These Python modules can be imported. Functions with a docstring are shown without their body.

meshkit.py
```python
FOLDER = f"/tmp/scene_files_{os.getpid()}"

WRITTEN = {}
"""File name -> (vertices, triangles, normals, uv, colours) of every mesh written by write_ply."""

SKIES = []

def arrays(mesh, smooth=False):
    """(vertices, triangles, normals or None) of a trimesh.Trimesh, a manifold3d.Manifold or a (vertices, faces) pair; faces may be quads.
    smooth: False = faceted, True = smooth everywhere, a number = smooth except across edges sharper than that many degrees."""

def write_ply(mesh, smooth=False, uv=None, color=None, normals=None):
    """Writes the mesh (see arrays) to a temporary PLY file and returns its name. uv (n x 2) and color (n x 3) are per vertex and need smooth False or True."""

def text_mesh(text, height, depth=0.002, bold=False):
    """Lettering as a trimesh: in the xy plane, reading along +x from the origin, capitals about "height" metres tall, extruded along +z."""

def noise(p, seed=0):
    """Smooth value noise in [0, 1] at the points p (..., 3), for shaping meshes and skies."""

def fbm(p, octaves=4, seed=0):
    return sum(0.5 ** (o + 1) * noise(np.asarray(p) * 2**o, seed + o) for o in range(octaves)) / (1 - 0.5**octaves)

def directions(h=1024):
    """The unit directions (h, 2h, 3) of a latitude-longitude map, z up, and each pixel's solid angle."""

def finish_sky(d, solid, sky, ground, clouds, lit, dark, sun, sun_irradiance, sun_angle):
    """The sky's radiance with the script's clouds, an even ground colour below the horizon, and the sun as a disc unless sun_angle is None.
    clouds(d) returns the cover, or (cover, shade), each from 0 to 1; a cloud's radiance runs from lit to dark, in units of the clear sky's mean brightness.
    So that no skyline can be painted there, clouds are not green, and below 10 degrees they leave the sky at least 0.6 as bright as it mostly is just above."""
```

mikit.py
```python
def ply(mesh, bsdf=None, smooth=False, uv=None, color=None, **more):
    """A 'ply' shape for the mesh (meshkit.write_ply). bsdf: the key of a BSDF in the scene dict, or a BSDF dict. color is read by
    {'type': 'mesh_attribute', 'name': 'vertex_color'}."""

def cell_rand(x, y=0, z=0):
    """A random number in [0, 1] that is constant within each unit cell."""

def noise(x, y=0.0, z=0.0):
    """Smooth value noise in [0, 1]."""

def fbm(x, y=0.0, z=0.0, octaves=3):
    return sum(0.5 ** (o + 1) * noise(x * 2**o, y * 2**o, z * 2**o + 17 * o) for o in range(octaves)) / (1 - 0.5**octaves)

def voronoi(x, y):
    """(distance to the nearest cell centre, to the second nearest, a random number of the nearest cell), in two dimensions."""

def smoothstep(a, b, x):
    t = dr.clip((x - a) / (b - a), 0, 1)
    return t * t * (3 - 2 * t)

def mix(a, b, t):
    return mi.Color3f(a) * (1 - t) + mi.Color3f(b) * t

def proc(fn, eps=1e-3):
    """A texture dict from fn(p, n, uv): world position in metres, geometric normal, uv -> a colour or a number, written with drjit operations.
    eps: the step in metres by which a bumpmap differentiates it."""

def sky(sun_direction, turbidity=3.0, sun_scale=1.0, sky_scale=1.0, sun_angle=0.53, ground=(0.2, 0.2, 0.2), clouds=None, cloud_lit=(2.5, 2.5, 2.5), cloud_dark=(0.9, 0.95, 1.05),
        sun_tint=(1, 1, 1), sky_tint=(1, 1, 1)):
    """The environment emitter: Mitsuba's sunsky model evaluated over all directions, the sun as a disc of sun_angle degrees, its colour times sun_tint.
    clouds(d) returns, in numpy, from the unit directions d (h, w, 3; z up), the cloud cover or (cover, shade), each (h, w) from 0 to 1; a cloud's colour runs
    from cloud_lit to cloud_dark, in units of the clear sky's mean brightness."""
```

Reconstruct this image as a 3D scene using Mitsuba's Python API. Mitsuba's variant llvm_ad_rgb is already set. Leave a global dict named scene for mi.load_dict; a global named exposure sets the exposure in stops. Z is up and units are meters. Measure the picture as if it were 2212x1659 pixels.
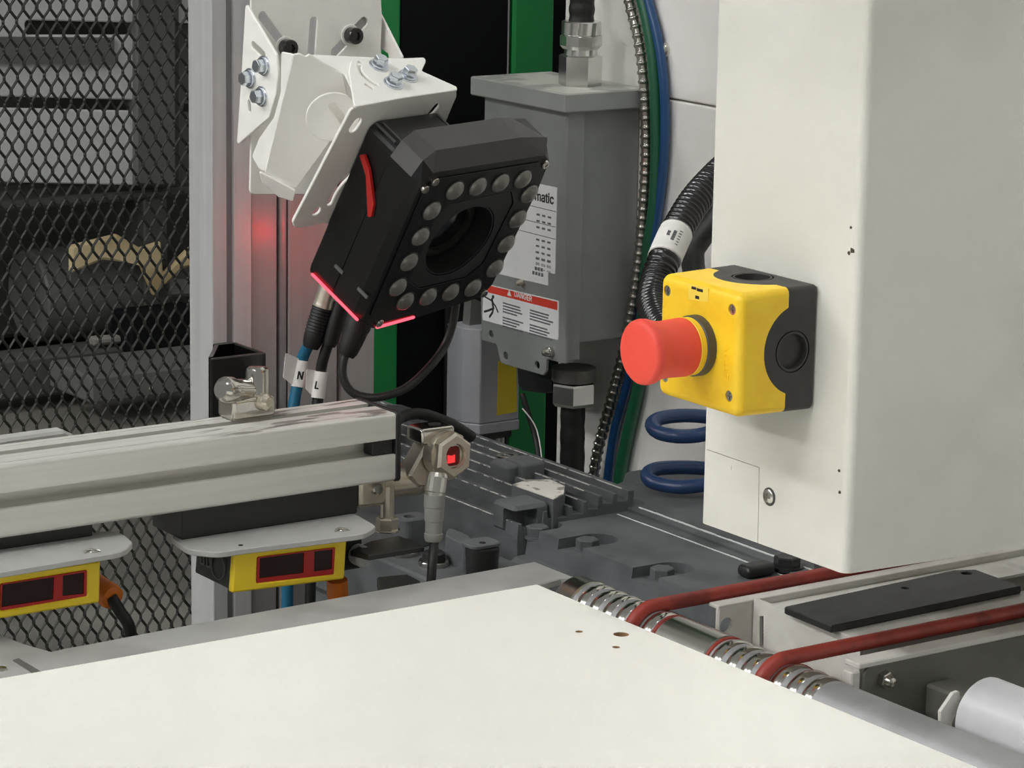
import math, random
import numpy as np, trimesh, shapely
import shapely.geometry as sg
import mapbox_earcut
import manifold3d as mf
import drjit as dr
import mitsuba as mi
import mikit, meshkit

# ---------------------------------------------------------------- camera, light, exposure
T = mi.ScalarTransform4f
CAM_RIGHT = np.array([0.8240142, -0.56630843, 0.01718629])
CAM_DOWN = np.array([-0.10700569, -0.18534474, -0.97683013])
CAM_FWD = np.array([0.55637252, 0.80308287, -0.21332492])
EYE = np.array([0, 0, 1.5])
exposure = 0.0
scene, labels = {}, {}
scene['camera'] = {'type': 'perspective', 'fov': math.degrees(2 * math.atan(1106 / 6586.5)), 'fov_axis': 'x', 'near_clip': 0.05, 'far_clip': 100.0,
                   'to_world': T().look_at(origin=EYE.tolist(), target=(EYE + CAM_FWD).tolist(), up=(-CAM_DOWN).tolist())}
scene['hall_ambience'] = {'type': 'constant', 'radiance': {'type': 'rgb', 'value': [0.265, 0.268, 0.262]}}
LAMP_RADIANCE = 25.5
LAMPS = [  # x, y, z, length along x, length along y
    (-2.4, 1.4, 4.2, 0.6, 2.4), (-2.4, 4.6, 4.2, 0.6, 2.4), (-6.0, -1.8, 4.2, 0.6, 2.4), (-6.0, 1.4, 4.2, 0.6, 2.4),
    (-6.0, 4.6, 4.2, 0.6, 2.4), (0.7, 0.6, 4.2, 0.2, 0.9)]

# ---------------------------------------------------------------- helpers
def lin(*c):
    c = np.array(c, float) / 255
    return np.where(c < .04045, c / 12.92, ((c + .055) / 1.055) ** 2.4).tolist()

def rgb(c):
    return {'type': 'rgb', 'value': list(c)} if isinstance(c, (tuple, list)) else c

def M(name, color, rough=0.5, metal=0.0, spec=0.5, bump=None, bscale=1.0, **kw):
    b = {'type': 'principled', 'base_color': rgb(color), 'roughness': rough if isinstance(rough, dict) else float(rough), 'metallic': float(metal), 'specular': float(spec)}
    b.update(kw)
    if bump is not None:
        b = {'type': 'bumpmap', 'tex': bump, 'scale': float(bscale), 'bsdf': b}
    scene['m_' + name] = {'type': 'twosided', 'bsdf': b}

def key_free(k):
    if k not in scene and k not in labels and not any(s.startswith(k + '__') for s in scene):
        return k
    i = 1
    while True:
        q = '%s_%03d' % (k, i)
        if q not in scene and q not in labels and not any(s.startswith(q + '__') for s in scene):
            return q
        i += 1

def thing(name, label, cat=None, group=None, kind=None):
    k = key_free(name)
    labels[k] = {'label': label}
    if cat: labels[k]['category'] = cat
    if group: labels[k]['group'] = group
    if kind: labels[k]['kind'] = kind
    return k

def part(parent, name, mesh, mat, smooth=False, label=None, kind=None, **more):
    k = key_free(parent + '__' + name)
    scene[k] = mikit.ply(mesh, 'm_' + mat, smooth=smooth, **more)
    if label or kind:
        labels[k] = {}
        if label: labels[k]['label'] = label
        if kind: labels[k]['kind'] = kind
    return k

def solo(name, mesh, mat, label, cat=None, group=None, kind=None, smooth=False):
    k = thing(name, label, cat, group, kind)
    scene[k] = mikit.ply(mesh, 'm_' + mat, smooth=smooth)
    return k

def cat(*ms):
    return trimesh.util.concatenate([m for m in ms])

def unit(v):
    v = np.array(v, float)
    return v / np.linalg.norm(v)

def frame(o, ux, uy):
    ux = unit(ux); uy = np.array(uy, float); uy = unit(uy - ux * (ux @ uy))
    F = np.eye(4); F[:3, 0], F[:3, 1], F[:3, 2], F[:3, 3] = ux, uy, np.cross(ux, uy), o
    return F

def FXZ(y): return frame((0, y, 0), (1, 0, 0), (0, 0, 1))      # normal -Y
def FYZ(x): return frame((x, 0, 0), (0, 1, 0), (0, 0, 1))      # normal +X
def FXY(z): return frame((0, 0, z), (1, 0, 0), (0, 1, 0))      # normal +Z

def put(m, F):
    m = m.copy(); m.apply_transform(F); return m

def hull(pts):
    return trimesh.convex.convex_hull(np.asarray(pts, float))

def cbox(x0, x1, y0, y1, z0, z1, b=0.001):
    p = []
    for sx, x in ((1, x0), (-1, x1)):
        for sy, y in ((1, y0), (-1, y1)):
            for sz, z in ((1, z0), (-1, z1)):
                p += [(x, y + sy * b, z + sz * b), (x + sx * b, y, z + sz * b), (x + sx * b, y + sy * b, z)]
    return hull(p)

def rbox(x0, x1, y0, y1, z0, z1, r, n=10):
    return to_tm(mf.Manifold.batch_hull([
        mf.Manifold.sphere(r, n).translate((x, y, z)) for x in (x0 + r, x1 - r) for y in (y0 + r, y1 - r) for z in (z0 + r, z1 - r)]))

def to_mf(m):
    m = m.copy(); m.merge_vertices()
    return mf.Manifold(mf.Mesh(np.asarray(m.vertices, np.float32), np.asarray(m.faces, np.uint32)))

def to_tm(m):
    q = m.to_mesh()
    return trimesh.Trimesh(q.vert_properties[:, :3], q.tri_verts, process=False)

def cut(a, *bs):
    a = to_mf(a) if isinstance(a, trimesh.Trimesh) else a
    for b in bs:
        a = a - (to_mf(b) if isinstance(b, trimesh.Trimesh) else b)
    return to_tm(a)

def poly(pts, r=0.0, holes=()):
    p = pts if isinstance(pts, sg.Polygon) else sg.Polygon(pts).buffer(0)
    if r:
        p = p.buffer(-r, quad_segs=5).buffer(2 * r, quad_segs=5).buffer(-r, quad_segs=5)
    for h in holes:
        p = p.difference(h)
    if p.geom_type != 'Polygon':
        p = max(p.geoms, key=lambda g: g.area)
    return sg.polygon.orient(p)

def disc(x, y, r, n=6):
    return sg.Point(x, y).buffer(r, quad_segs=n)

def slot(a, b, r):
    return sg.LineString([a, b]).buffer(r, quad_segs=5)

def arcslot(c, R, a0, a1, r, n=10):
    return sg.LineString([(c[0] + R * math.cos(a0 + (a1 - a0) * i / n), c[1] + R * math.sin(a0 + (a1 - a0) * i / n)) for i in range(n + 1)]).buffer(r, quad_segs=4)

def ring_inset(c, b):
    a, d = c - np.roll(c, 1, 0), np.roll(c, -1, 0) - c
    a /= np.linalg.norm(a, axis=1, keepdims=True) + 1e-15; d /= np.linalg.norm(d, axis=1, keepdims=True) + 1e-15
    n1, n2 = np.c_[-a[:, 1], a[:, 0]], np.c_[-d[:, 1], d[:, 0]]
    m = n1 + n2; m /= np.maximum((m * m).sum(1, keepdims=True), .3) / 2
    return c + m * b

def prism(pts, F, t0, t1, r=0.0, holes=(), bev=0.0):
    p = poly(pts, r, holes)
    if bev: p = sg.polygon.orient(p.simplify(bev * .1))
    rings = [np.array(q.coords)[:-1] for q in [p.exterior, *p.interiors]]
    ends = np.cumsum([len(q) for q in rings]).astype(np.uint32)
    flat = np.vstack(rings)
    layers = [(flat, t0), (flat, t1)] if not bev else [(np.vstack([ring_inset(q, bev) for q in rings]), t0), (flat, t0 + bev), (flat, t1 - bev), (np.vstack([ring_inset(q, bev) for q in rings]), t1)]
    tri = mapbox_earcut.triangulate_float64(flat, ends).reshape(-1, 3).astype(int)
    a = flat[tri]; area = (a[:, 1, 0] - a[:, 0, 0]) * (a[:, 2, 1] - a[:, 0, 1]) - (a[:, 1, 1] - a[:, 0, 1]) * (a[:, 2, 0] - a[:, 0, 0])
    tri[area < 0] = tri[area < 0][:, ::-1]
    n, v, fc = len(flat), [], []
    for q, t in layers: v.append(np.c_[q, np.full(n, t)])
    fc.append(tri[:, ::-1]); fc.append(tri + n * (len(layers) - 1))
    s = 0
    for e in ends:
        idx = np.arange(s, e); nx = np.roll(idx, -1)
        for k in range(len(layers) - 1):
            lo, hi = k * n, (k + 1) * n
            fc.append(np.c_[idx + lo, nx + lo, nx + hi]); fc.append(np.c_[idx + lo, nx + hi, idx + hi])
        s = e
    m = trimesh.Trimesh(np.vstack(v), np.vstack(fc), process=False)
    m.apply_transform(F)
    return m

def extrude_x(yz, x0, x1, **k):  # a profile in y, z
    return prism(yz, FYZ(0), x0, x1, **k)

def extrude_y(xz, y0, y1, **k):  # a profile in x, z
    return prism(xz, FXZ(0), -y1, -y0, **k)

def basis(axis):
    w = unit(axis); u = np.cross(w, (0, 0, 1) if abs(w[2]) < .9 else (0, 1, 0)); u = unit(u)
    return u, np.cross(w, u), w

def lathe(profile, o, axis, n=32, turn=0.0):
    u, v, w = basis(axis); o = np.array(o, float)
    pr = list(profile)
    if pr[0][1] > 0: pr = [(pr[0][0], 0)] + pr
    if pr[-1][1] > 0: pr = pr + [(pr[-1][0], 0)]
    vs, fs, rows = [], [], []
    for t, r in pr:
        if r <= 0:
            rows.append([len(vs)] * n); vs.append(o + w * t)
        else:
            rows.append(list(range(len(vs), len(vs) + n)))
            for i in range(n):
                a = turn + 2 * math.pi * i / n
                vs.append(o + w * t + r * (u * math.cos(a) + v * math.sin(a)))
    for A, B in zip(rows[:-1], rows[1:]):
        for i in range(n):
            j = (i + 1) % n
            if A[i] != A[j]: fs.append((A[i], A[j], B[j]))
            if B[i] != B[j]: fs.append((A[i], B[j], B[i]))
    m = trimesh.Trimesh(np.array(vs), np.array(fs), process=False)
    return m

def hexa(o, axis, af, h, ch=0.12, turn=0.0):
    R = af / math.sqrt(3)
    return lathe([(0, R * .96), (h * .1, R), (h * (1 - ch), R), (h, R * .88)], o, axis, 6, turn)

def washer(o, axis, r, t, n=20):
    return lathe([(0, r * .97), (t * .3, r), (t * .8, r), (t, r * .95)], o, axis, n)

def curve(pts, step):
    p = np.array(pts, float)
    if len(p) == 2: p = np.array([p[0], (p[0] + p[1]) / 2, p[1]])
    q = np.vstack([2 * p[0] - p[1], p, 2 * p[-1] - p[-2]])
    out = []
    for i in range(1, len(q) - 2):
        a, b, c, d = q[i - 1:i + 3]
        k = max(2, int(np.linalg.norm(c - b) / step))
        for t in np.arange(k) / k:
            out.append(.5 * (2 * b + (c - a) * t + (2 * a - 5 * b + 4 * c - d) * t * t + (3 * b - 3 * c + d - a) * t ** 3))
    out.append(p[-1])
    return np.array(out)

def tube(pts, r, n=12, step=0.008, rfun=None, raw=False):
    p = np.array(pts, float) if raw else curve(pts, step)
    if rfun is not None or raw is False:
        s = np.r_[0, np.cumsum(np.linalg.norm(np.diff(p, axis=0), axis=1))]
    if rfun is not None:
        k = max(2, int(s[-1] / step)); ss = np.linspace(0, s[-1], k + 1)
        p = np.stack([np.interp(ss, s, p[:, i]) for i in range(3)], 1); s = ss
    t = np.gradient(p, axis=0); t /= np.linalg.norm(t, axis=1, keepdims=True)
    u = basis(t[0])[0]; vs = []
    for i in range(len(p)):
        u = unit(u - t[i] * (u @ t[i])); w = np.cross(t[i], u)
        rr = r if rfun is None else rfun(s[i])
        for k in range(n):
            a = 2 * math.pi * k / n
            vs.append(p[i] + rr * (u * math.cos(a) + w * math.sin(a)))
    fs, m = [], len(p)
    for i in range(m - 1):
        for k in range(n):
            a, b = i * n + k, i * n + (k + 1) % n
            fs += [(a, b, b + n), (a, b + n, a + n)]
    vs += [p[0], p[-1]]
    for k in range(n):
        fs += [(m * n, (k + 1) % n, k), (m * n + 1, (m - 1) * n + k, (m - 1) * n + (k + 1) % n)]
    return trimesh.Trimesh(np.array(vs), np.array(fs), process=False)

def ribs(r, pitch, amp=.14, sharp=2.0):
    return lambda s: r * (1 - amp + 2 * amp * (abs(math.cos(math.pi * s / pitch)) ** sharp))

def text_on(text, h, o, ux, uy, depth=0.0006, bold=False, center=True):
    m = meshkit.text_mesh(text, h, depth, bold)
    if center:
        c = (m.bounds[0] + m.bounds[1]) / 2; m.apply_translation((-c[0], -c[1], 0))
    return put(m, frame(o, ux, uy))

def smat(fn, eps=1e-3):
    return mikit.proc(fn, eps)

fbm, noise, sst, mix = mikit.fbm, mikit.noise, mikit.smoothstep, mikit.mix

# ---------------------------------------------------------------- materials
def specks(c0, c1, s, lo, hi):
    return smat(lambda p, n, uv: mix(c0, c1, sst(lo, hi, fbm(p.x * s, p.y * s, p.z * s, 4))))
M('floor', specks(lin(120, 118, 110), lin(92, 90, 84), 3.0, .35, .7), .6)
M('white_paint', specks(lin(226, 225, 216), lin(214, 213, 203), 9.0, .45, .8), .42)
M('wall_paint', specks(lin(244, 243, 239), lin(236, 235, 231), 6.0, .45, .8), .5)
M('bracket_white', lin(246, 245, 240), .38)
M('board_white', specks(lin(245, 244, 236), lin(238, 236, 227), 5.0, .5, .85), .33)
M('board_core', lin(150, 118, 84), .8)
M('chip_dark', lin(70, 62, 52), .7)
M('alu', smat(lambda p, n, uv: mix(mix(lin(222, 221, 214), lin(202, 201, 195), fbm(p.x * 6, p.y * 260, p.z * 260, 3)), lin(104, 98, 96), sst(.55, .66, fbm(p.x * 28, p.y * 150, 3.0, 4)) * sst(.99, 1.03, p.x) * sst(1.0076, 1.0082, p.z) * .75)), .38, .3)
M('alu_scratch', smat(lambda p, n, uv: mix(lin(222, 220, 208), lin(120, 116, 112), sst(.56, .72, fbm(p.x * 22, p.y * 90, p.z * 60, 4)) * .8)), .42, .6)
M('alu_dull', specks(lin(172, 174, 176), lin(150, 151, 152), 20.0, .35, .7), .45, .55)
M('steel_plate', specks(lin(178, 178, 176), lin(158, 157, 155), 14.0, .35, .75), .5, .2)
M('plate_grey', specks(lin(180, 180, 178), lin(166, 166, 163), 12.0, .4, .8), .5, .1)
M('column_grey', smat(lambda p, n, uv: mix(lin(170, 169, 168), lin(148, 147, 146), fbm(p.x * 120, p.y * 120, p.z * 4, 3))), .36, .1)
M('post_silver', smat(lambda p, n, uv: mix(lin(212, 212, 212), lin(190, 191, 192), fbm(p.x * 160, p.y * 160, p.z * 5, 3))), .42, .1)
M('chrome', lin(196, 192, 184), .14, 1.0)
M('nickel', lin(200, 198, 190), .22, 1.0)
M('nickel_warm', lin(206, 198, 182), .3, .85)
M('zinc', lin(205, 212, 220), .2, 1.0)
M('fitting', lin(214, 214, 210), .2, .95)
M('black_plastic', lin(26, 27, 28), .5)
M('black_satin', lin(34, 35, 35), .38)
M('black_scanner', lin(15, 15, 16), .34, spec=.35)
M('hood_grey', lin(58, 57, 56), .42)
M('scanner_face', lin(11, 12, 13), .34, spec=.32)
M('black_glass', lin(10, 11, 12), .06, spec=.8)
M('black_rubber', lin(20, 20, 20), .55)
M('black_gloss', lin(14, 13, 14), .2, spec=.7)
M('mesh_black', lin(40, 40, 36), .38, .2)
M('led_dome', lin(120, 119, 114), .2, .35, clearcoat=.6)
M('ebox_grey', specks(lin(126, 130, 128), lin(117, 121, 119), 16.0, .4, .8), .46)
M('ebox_dusty', smat(lambda p, n, uv: mix(lin(138, 142, 140), mix(lin(178, 178, 170), lin(142, 144, 140), sst(.4, .65, fbm(p.x * 34, p.y * 34, p.z * 34, 4))), sst(.5, .9, n.z))), .55)
M('cast_grey', specks(lin(98, 102, 104), lin(84, 88, 90), 30.0, .35, .7), .55, spec=.25, bump=smat(lambda p, n, uv: fbm(p.x * 500, p.y * 500, p.z * 500, 2), 5e-4), bscale=.0004)
M('cast_edge', specks(lin(200, 200, 196), lin(96, 100, 102), 220.0, .5, .62), .5)
M('label_white', lin(226, 228, 228), .5)
M('label_print', lin(96, 98, 104), .6)
M('print_black', lin(34, 34, 36), .6)
M('label_red', lin(206, 58, 44), .5)
M('sticker_silver', specks(lin(226, 224, 216), lin(150, 148, 140), 110.0, .52, .68), .4)
M('estop_yellow', specks(lin(250, 208, 44), lin(244, 198, 36), 60.0, .4, .8), .42)
M('estop_black', specks(lin(46, 45, 44), lin(40, 39, 38), 60.0, .4, .8), .5)
M('estop_red', lin(232, 78, 62), .55)
M('collar_yellow', lin(240, 200, 50), .4)
M('collar_black', lin(66, 66, 64), .45)
M('tag_yellow', lin(246, 220, 84), .5)
M('sensor_yellow', lin(244, 214, 44), .42)
M('sensor_red', lin(176, 22, 18), .25)
M('sensor_window', lin(34, 7, 8), .16, spec=.3)
M('dark_side', lin(40, 41, 42), .5)
M('belt_red', specks(lin(150, 56, 46), lin(116, 42, 36), 60.0, .4, .8), .5)
M('orange_plug', lin(216, 116, 36), .42)
M('cable_blue', lin(20, 94, 124), .45)
M('hose_blue', lin(34, 62, 104), .3, spec=.6)
M('tube_blue', lin(24, 66, 110), .35)
M('tube_green', lin(24, 84, 58), .4)
M('cable_purple', lin(58, 30, 60), .5)
M('frame_green', lin(24, 142, 72), .42)
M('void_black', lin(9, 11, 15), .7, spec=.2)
M('tag_white', lin(232, 230, 226), .5)
M('flex_metal', lin(172, 170, 162), .24, .95)
M('actuator_grey', lin(182, 184, 190), .4)
M('actuator_dark', lin(128, 128, 124), .45)
M('stripe_yellow', lin(240, 214, 40), .45)
M('idler_white', lin(206, 206, 210), .32)
M('rail_white', specks(lin(214, 212, 206), lin(196, 193, 186), 26.0, .4, .75), .45)
M('rail_dark', specks(lin(96, 96, 90), lin(84, 84, 79), 20.0, .4, .8), .5)
M('cover_black', specks(lin(40, 42, 42), lin(34, 36, 36), 40.0, .4, .7), .5)
M('cabinet_grey', specks(lin(205, 207, 205), lin(188, 190, 188), 3.0, .35, .7), .55)
M('cabinet_mid', specks(lin(100, 101, 98), lin(86, 87, 84), 3.0, .35, .7), .55)
M('machine_shade_dark', specks(lin(84, 84, 79), lin(62, 62, 58), 3.0, .35, .7), .6)  # dark paint that deepens the shade of the machine cavity
M('wood_beige', specks(lin(214, 196, 156), lin(168, 148, 108), 5.0, .35, .7), .7)
M('cloth_grey', specks(lin(150, 148, 142), lin(110, 108, 102), 4.0, .35, .7), .7)
M('lamp_housing', lin(220, 220, 220), .5)
M('red_lens', lin(150, 10, 10), .1, spec=.8)
M('dark_red', lin(120, 14, 12), .3)
M('dull_red', lin(170, 30, 26), .4)
def glow(name, c):
    scene['m_' + name] = {'type': 'diffuse', 'reflectance': rgb(lin(120, 30, 30))}
glow('led_glow', 0)

# ---------------------------------------------------------------- setting
def struct(name, mesh, mat, label, parent=None):
    k = solo(name, mesh, mat, label, kind='structure')
    return k
struct('floor', cbox(-6, 14, -4, 16, -.1, 0, .002), 'floor', 'grey concrete floor of the hall')
for x, y, z, lx, ly in LAMPS:
    k = thing('ceiling_lamp', 'long white LED lamp hanging over the machines', 'lamp', 'lamps of the hall')
    part(k, 'housing', cut(cbox(x - lx / 2 - .03, x + lx / 2 + .03, y - ly / 2 - .03, y + ly / 2 + .03, z, z + .09, .01), cbox(x - lx / 2 - .004, x + lx / 2 + .004, y - ly / 2 - .004, y + ly / 2 + .004, z - .01, z + .03, .001)), 'lamp_housing')
    q = part(k, 'diffuser', cbox(x - lx / 2, x + lx / 2, y - ly / 2, y + ly / 2, z + .004, z + .02, .002), 'lamp_housing')
    scene[q]['emitter'] = {'type': 'area', 'radiance': {'type': 'rgb', 'value': [LAMP_RADIANCE * a for a in (1.0, .995, .972)]}}
    for dy in (-.4 * ly, .4 * ly):
        part(k, 'hanger', tube([(x, y + dy, z + .09), (x, y + dy, z + 1.6)], .006, 8, raw=True), 'nickel')

# white machine wall: two panels with a groove, normal -X
WX = 1.652
k = thing('wall_right', 'white painted metal wall of two panels behind the grey switch box', kind='structure')
gy = 2.309
part(k, 'panel', prism([(.6, 1.1725), (gy, 1.1725), (gy, 2.3), (.6, 2.3)], FYZ(WX), 0, .03, bev=.0012), 'wall_paint')
part(k, 'panel', prism([(.6, 0.0), (gy, 0.0), (gy, 1.1705), (.6, 1.1705)], FYZ(WX), 0, .03, bev=.0012), 'wall_paint')
part(k, 'backing', prism([(.62, .02), (gy - .02, .02), (gy - .02, 2.28), (.62, 2.28)], FYZ(WX), .03, .05), 'column_grey')
part(k, 'dome_bolt', lathe([(-.001, .0075), (.002, .0072), (.0045, .0055), (.0062, .003), (.0068, 0)], (1.652,2.1552,1.2141), (-1, 0, 0), 24), 'nickel', 30)

# ---------------------------------------------------------------- white pillar
k = thing('machine_pillar', 'thick white painted square machine post carrying the yellow stop box', 'machine post')
PX, PY0, PY1, PZ = 1.243, 1.4182, 1.5690, .9705
foot = sg.Polygon([(PX, PY0), (1.61, PY0 - .025), (1.61, PY1), (PX, PY1)]).buffer(-.0065).buffer(.0065, quad_segs=16)
seam = sg.LineString([(1.5629,1.0222),(1.5072,1.0216),(1.5058,0.9684)]).buffer(.00028, cap_style='flat')
body = cut(prism(foot, FXY(0), PZ, 2.0), prism(seam, FYZ(PX), -.01, .0012), prism(sg.LineString([(1.5362,1.0167),(1.5361,1.0136)]).buffer(.0003, cap_style='flat'), FYZ(PX), -.01, .0012))
# chips of missing paint on the edge are shallow dents with a dark bottom
part(k, 'body', body, 'white_paint')
sc = (1.243,1.4957,1.0044)
s1 = part(k, 'cover_screw', cut(lathe([(-.0005, .0052), (.0012, .0052), (.002, .0040), (.0024, .0)], sc, (-1, 0, 0), 24),
    cbox(sc[0] - .004, sc[0] - .0012, sc[1] - .003, sc[1] + .003, sc[2] - .0005, sc[2] + .0005, .0001),
    cbox(sc[0] - .004, sc[0] - .0012, sc[1] - .0005, sc[1] + .0005, sc[2] - .003, sc[2] + .003, .0001)), 'nickel', 30, 'bright cross-head screw')
part(s1 if False else k, 'screw_recess', lathe([(-.0002, .0062), (.0006, .0060)], sc, (-1, 0, 0), 24), 'collar_black')
rr = random.Random(4)
def chip(o, F, r):
    pts = [(o[0] + r * (0.6 + .5 * rr.random()) * math.cos(a), o[1] + r * (.6 + .5 * rr.random()) * math.sin(a)) for a in np.arange(7) * 2 * math.pi / 7]
    return prism(pts, F, -.0003, .0003)
for q, r in (([(1.426,1.1932)][0], .0012), ([(1.4238,1.1789)][0], .0021), ([(1.4268,1.177)][0], .0014), ([(1.4274,1.0367)][0], .0014), ([(1.4261,1.0227)][0], .0013)):
    part(k, 'paint_chip', chip(q, FYZ(PX), r), 'chip_dark')
q = [(1.2545,1.0393)][0]
part(k, 'paint_chip', chip(q, FXZ(PY0 - .0004), .0018), 'sticker_silver')

# ---------------------------------------------------------------- emergency stop box
k = thing('emergency_stop', 'yellow and black emergency stop box with a red mushroom button on the white post', 'emergency stop')
ex0, ex1, ey0, ey1, ez0, ez1 = 1.1805, 1.2428, 1.4545, 1.5395, 1.0715, 1.1525
full = mf.Manifold.batch_hull([mf.Manifold.sphere(.006, 20).translate((ex0 + .006, y, z)) for y in (ey0 + .0065, ey1 - .0065) for z in (ez0 + .0065, ez1 - .0065)] +
                              [mf.Manifold.sphere(.003, 16).translate((ex1 - .003, y, z)) for y in (ey0 + .003, ey1 - .003) for z in (ez0 + .003, ez1 - .003)])
yc, zc = (ey0 + ey1) / 2, (ez0 + ez1) / 2
xb = 1.2190
def cyl(o, axis, r, h, n=64): return to_mf(lathe([(-h, r), (h, r)], o, axis, n))
black = mf.Manifold.cube((.1, .3, .3)).translate((xb, yc - .15, zc - .15))
R, xm = .0300, 1.2005
black = black + cyl((xm + R, yc, zc), (0, 1, 0), R, .2, 96) + cyl((xm + R + .001, yc, zc), (0, 0, 1), R + .0015, .2, 96)
base, yel = full ^ black, full - black
inner = mf.Manifold.cube((.056, .078, .074)).translate((1.1845, yc - .039, zc - .037))
base = base - mf.Manifold.cube((.03, .074, .070)).translate((1.19, yc - .037, zc - .035))
# knock-outs in the side and in the top
kx = 1.2235
for o, ax in (((kx, ey0, zc - .001), (0, -1, 0)), ((kx, yc, ez1), (0, 0, 1))):
    a = np.array(o); w = np.array(ax, float)
    base = base - to_mf(lathe([(-.005, .0115), (.02, .0115)], a, ax, 40)) 
    base = base - (to_mf(lathe([(-.0012, .0138), (.02, .0138)], a, ax, 40)) - to_mf(lathe([(-.0030, .0128), (.03, .0128)], a, ax, 40)))
base = base + (mf.Manifold.cube((.054, .079, .076)).translate((1.1885, yc - .0395, zc - .038)) - mf.Manifold.cube((.050, .066, .066)).translate((1.1860, yc - .033, zc - .033)) ^ black) - to_mf(lathe([(-.005, .0115), (.02, .0115)], (kx, ey0, zc - .001), (0, -1, 0), 40)) - to_mf(lathe([(-.005, .0115), (.02, .0115)], (kx, yc, ez1), (0, 0, 1), 40))
b = part(k, 'base', to_tm(base), 'estop_black', 30, 'black back half of the box')
part(b, 'knockout_disc', lathe([(-.0072, .0116), (-.0042, .0116)], (kx, ey0, zc - .001), (0, -1, 0), 40), 'estop_black', 30)
part(b, 'knockout_disc', lathe([(-.0072, .0116), (-.0042, .0116)], (kx, yc, ez1), (0, 0, 1), 40), 'estop_black', 30)
corners = [[(1.5306,1.1417)][0], [(1.4637,1.1406)][0], [(1.4641,1.085)][0]]
corners.append((corners[0][0], corners[2][1]))
for c in corners:
    yel = yel - to_mf(lathe([(-.02, .0036), (.0035, .0036)], (ex0, c[0], c[1]), (1, 0, 0), 28))
cv = part(k, 'cover', to_tm(yel), 'estop_yellow', 30, 'yellow front cover')
for c in corners:
    s = to_mf(lathe([(.0008, .0034), (.001, .0034), (.0034, .0034)], (ex0, c[0], c[1]), (1, 0, 0), 24)) - mf.Manifold.cube((.002, .0046, .0009), True).translate((ex0 + .001, c[0], c[1])) - mf.Manifold.cube((.002, .0009, .0046), True).translate((ex0 + .001, c[0], c[1]))
    part(k, 'cover_screw', to_tm(s), 'nickel', 30, 'bright cross-head screw in its recess')
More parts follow.
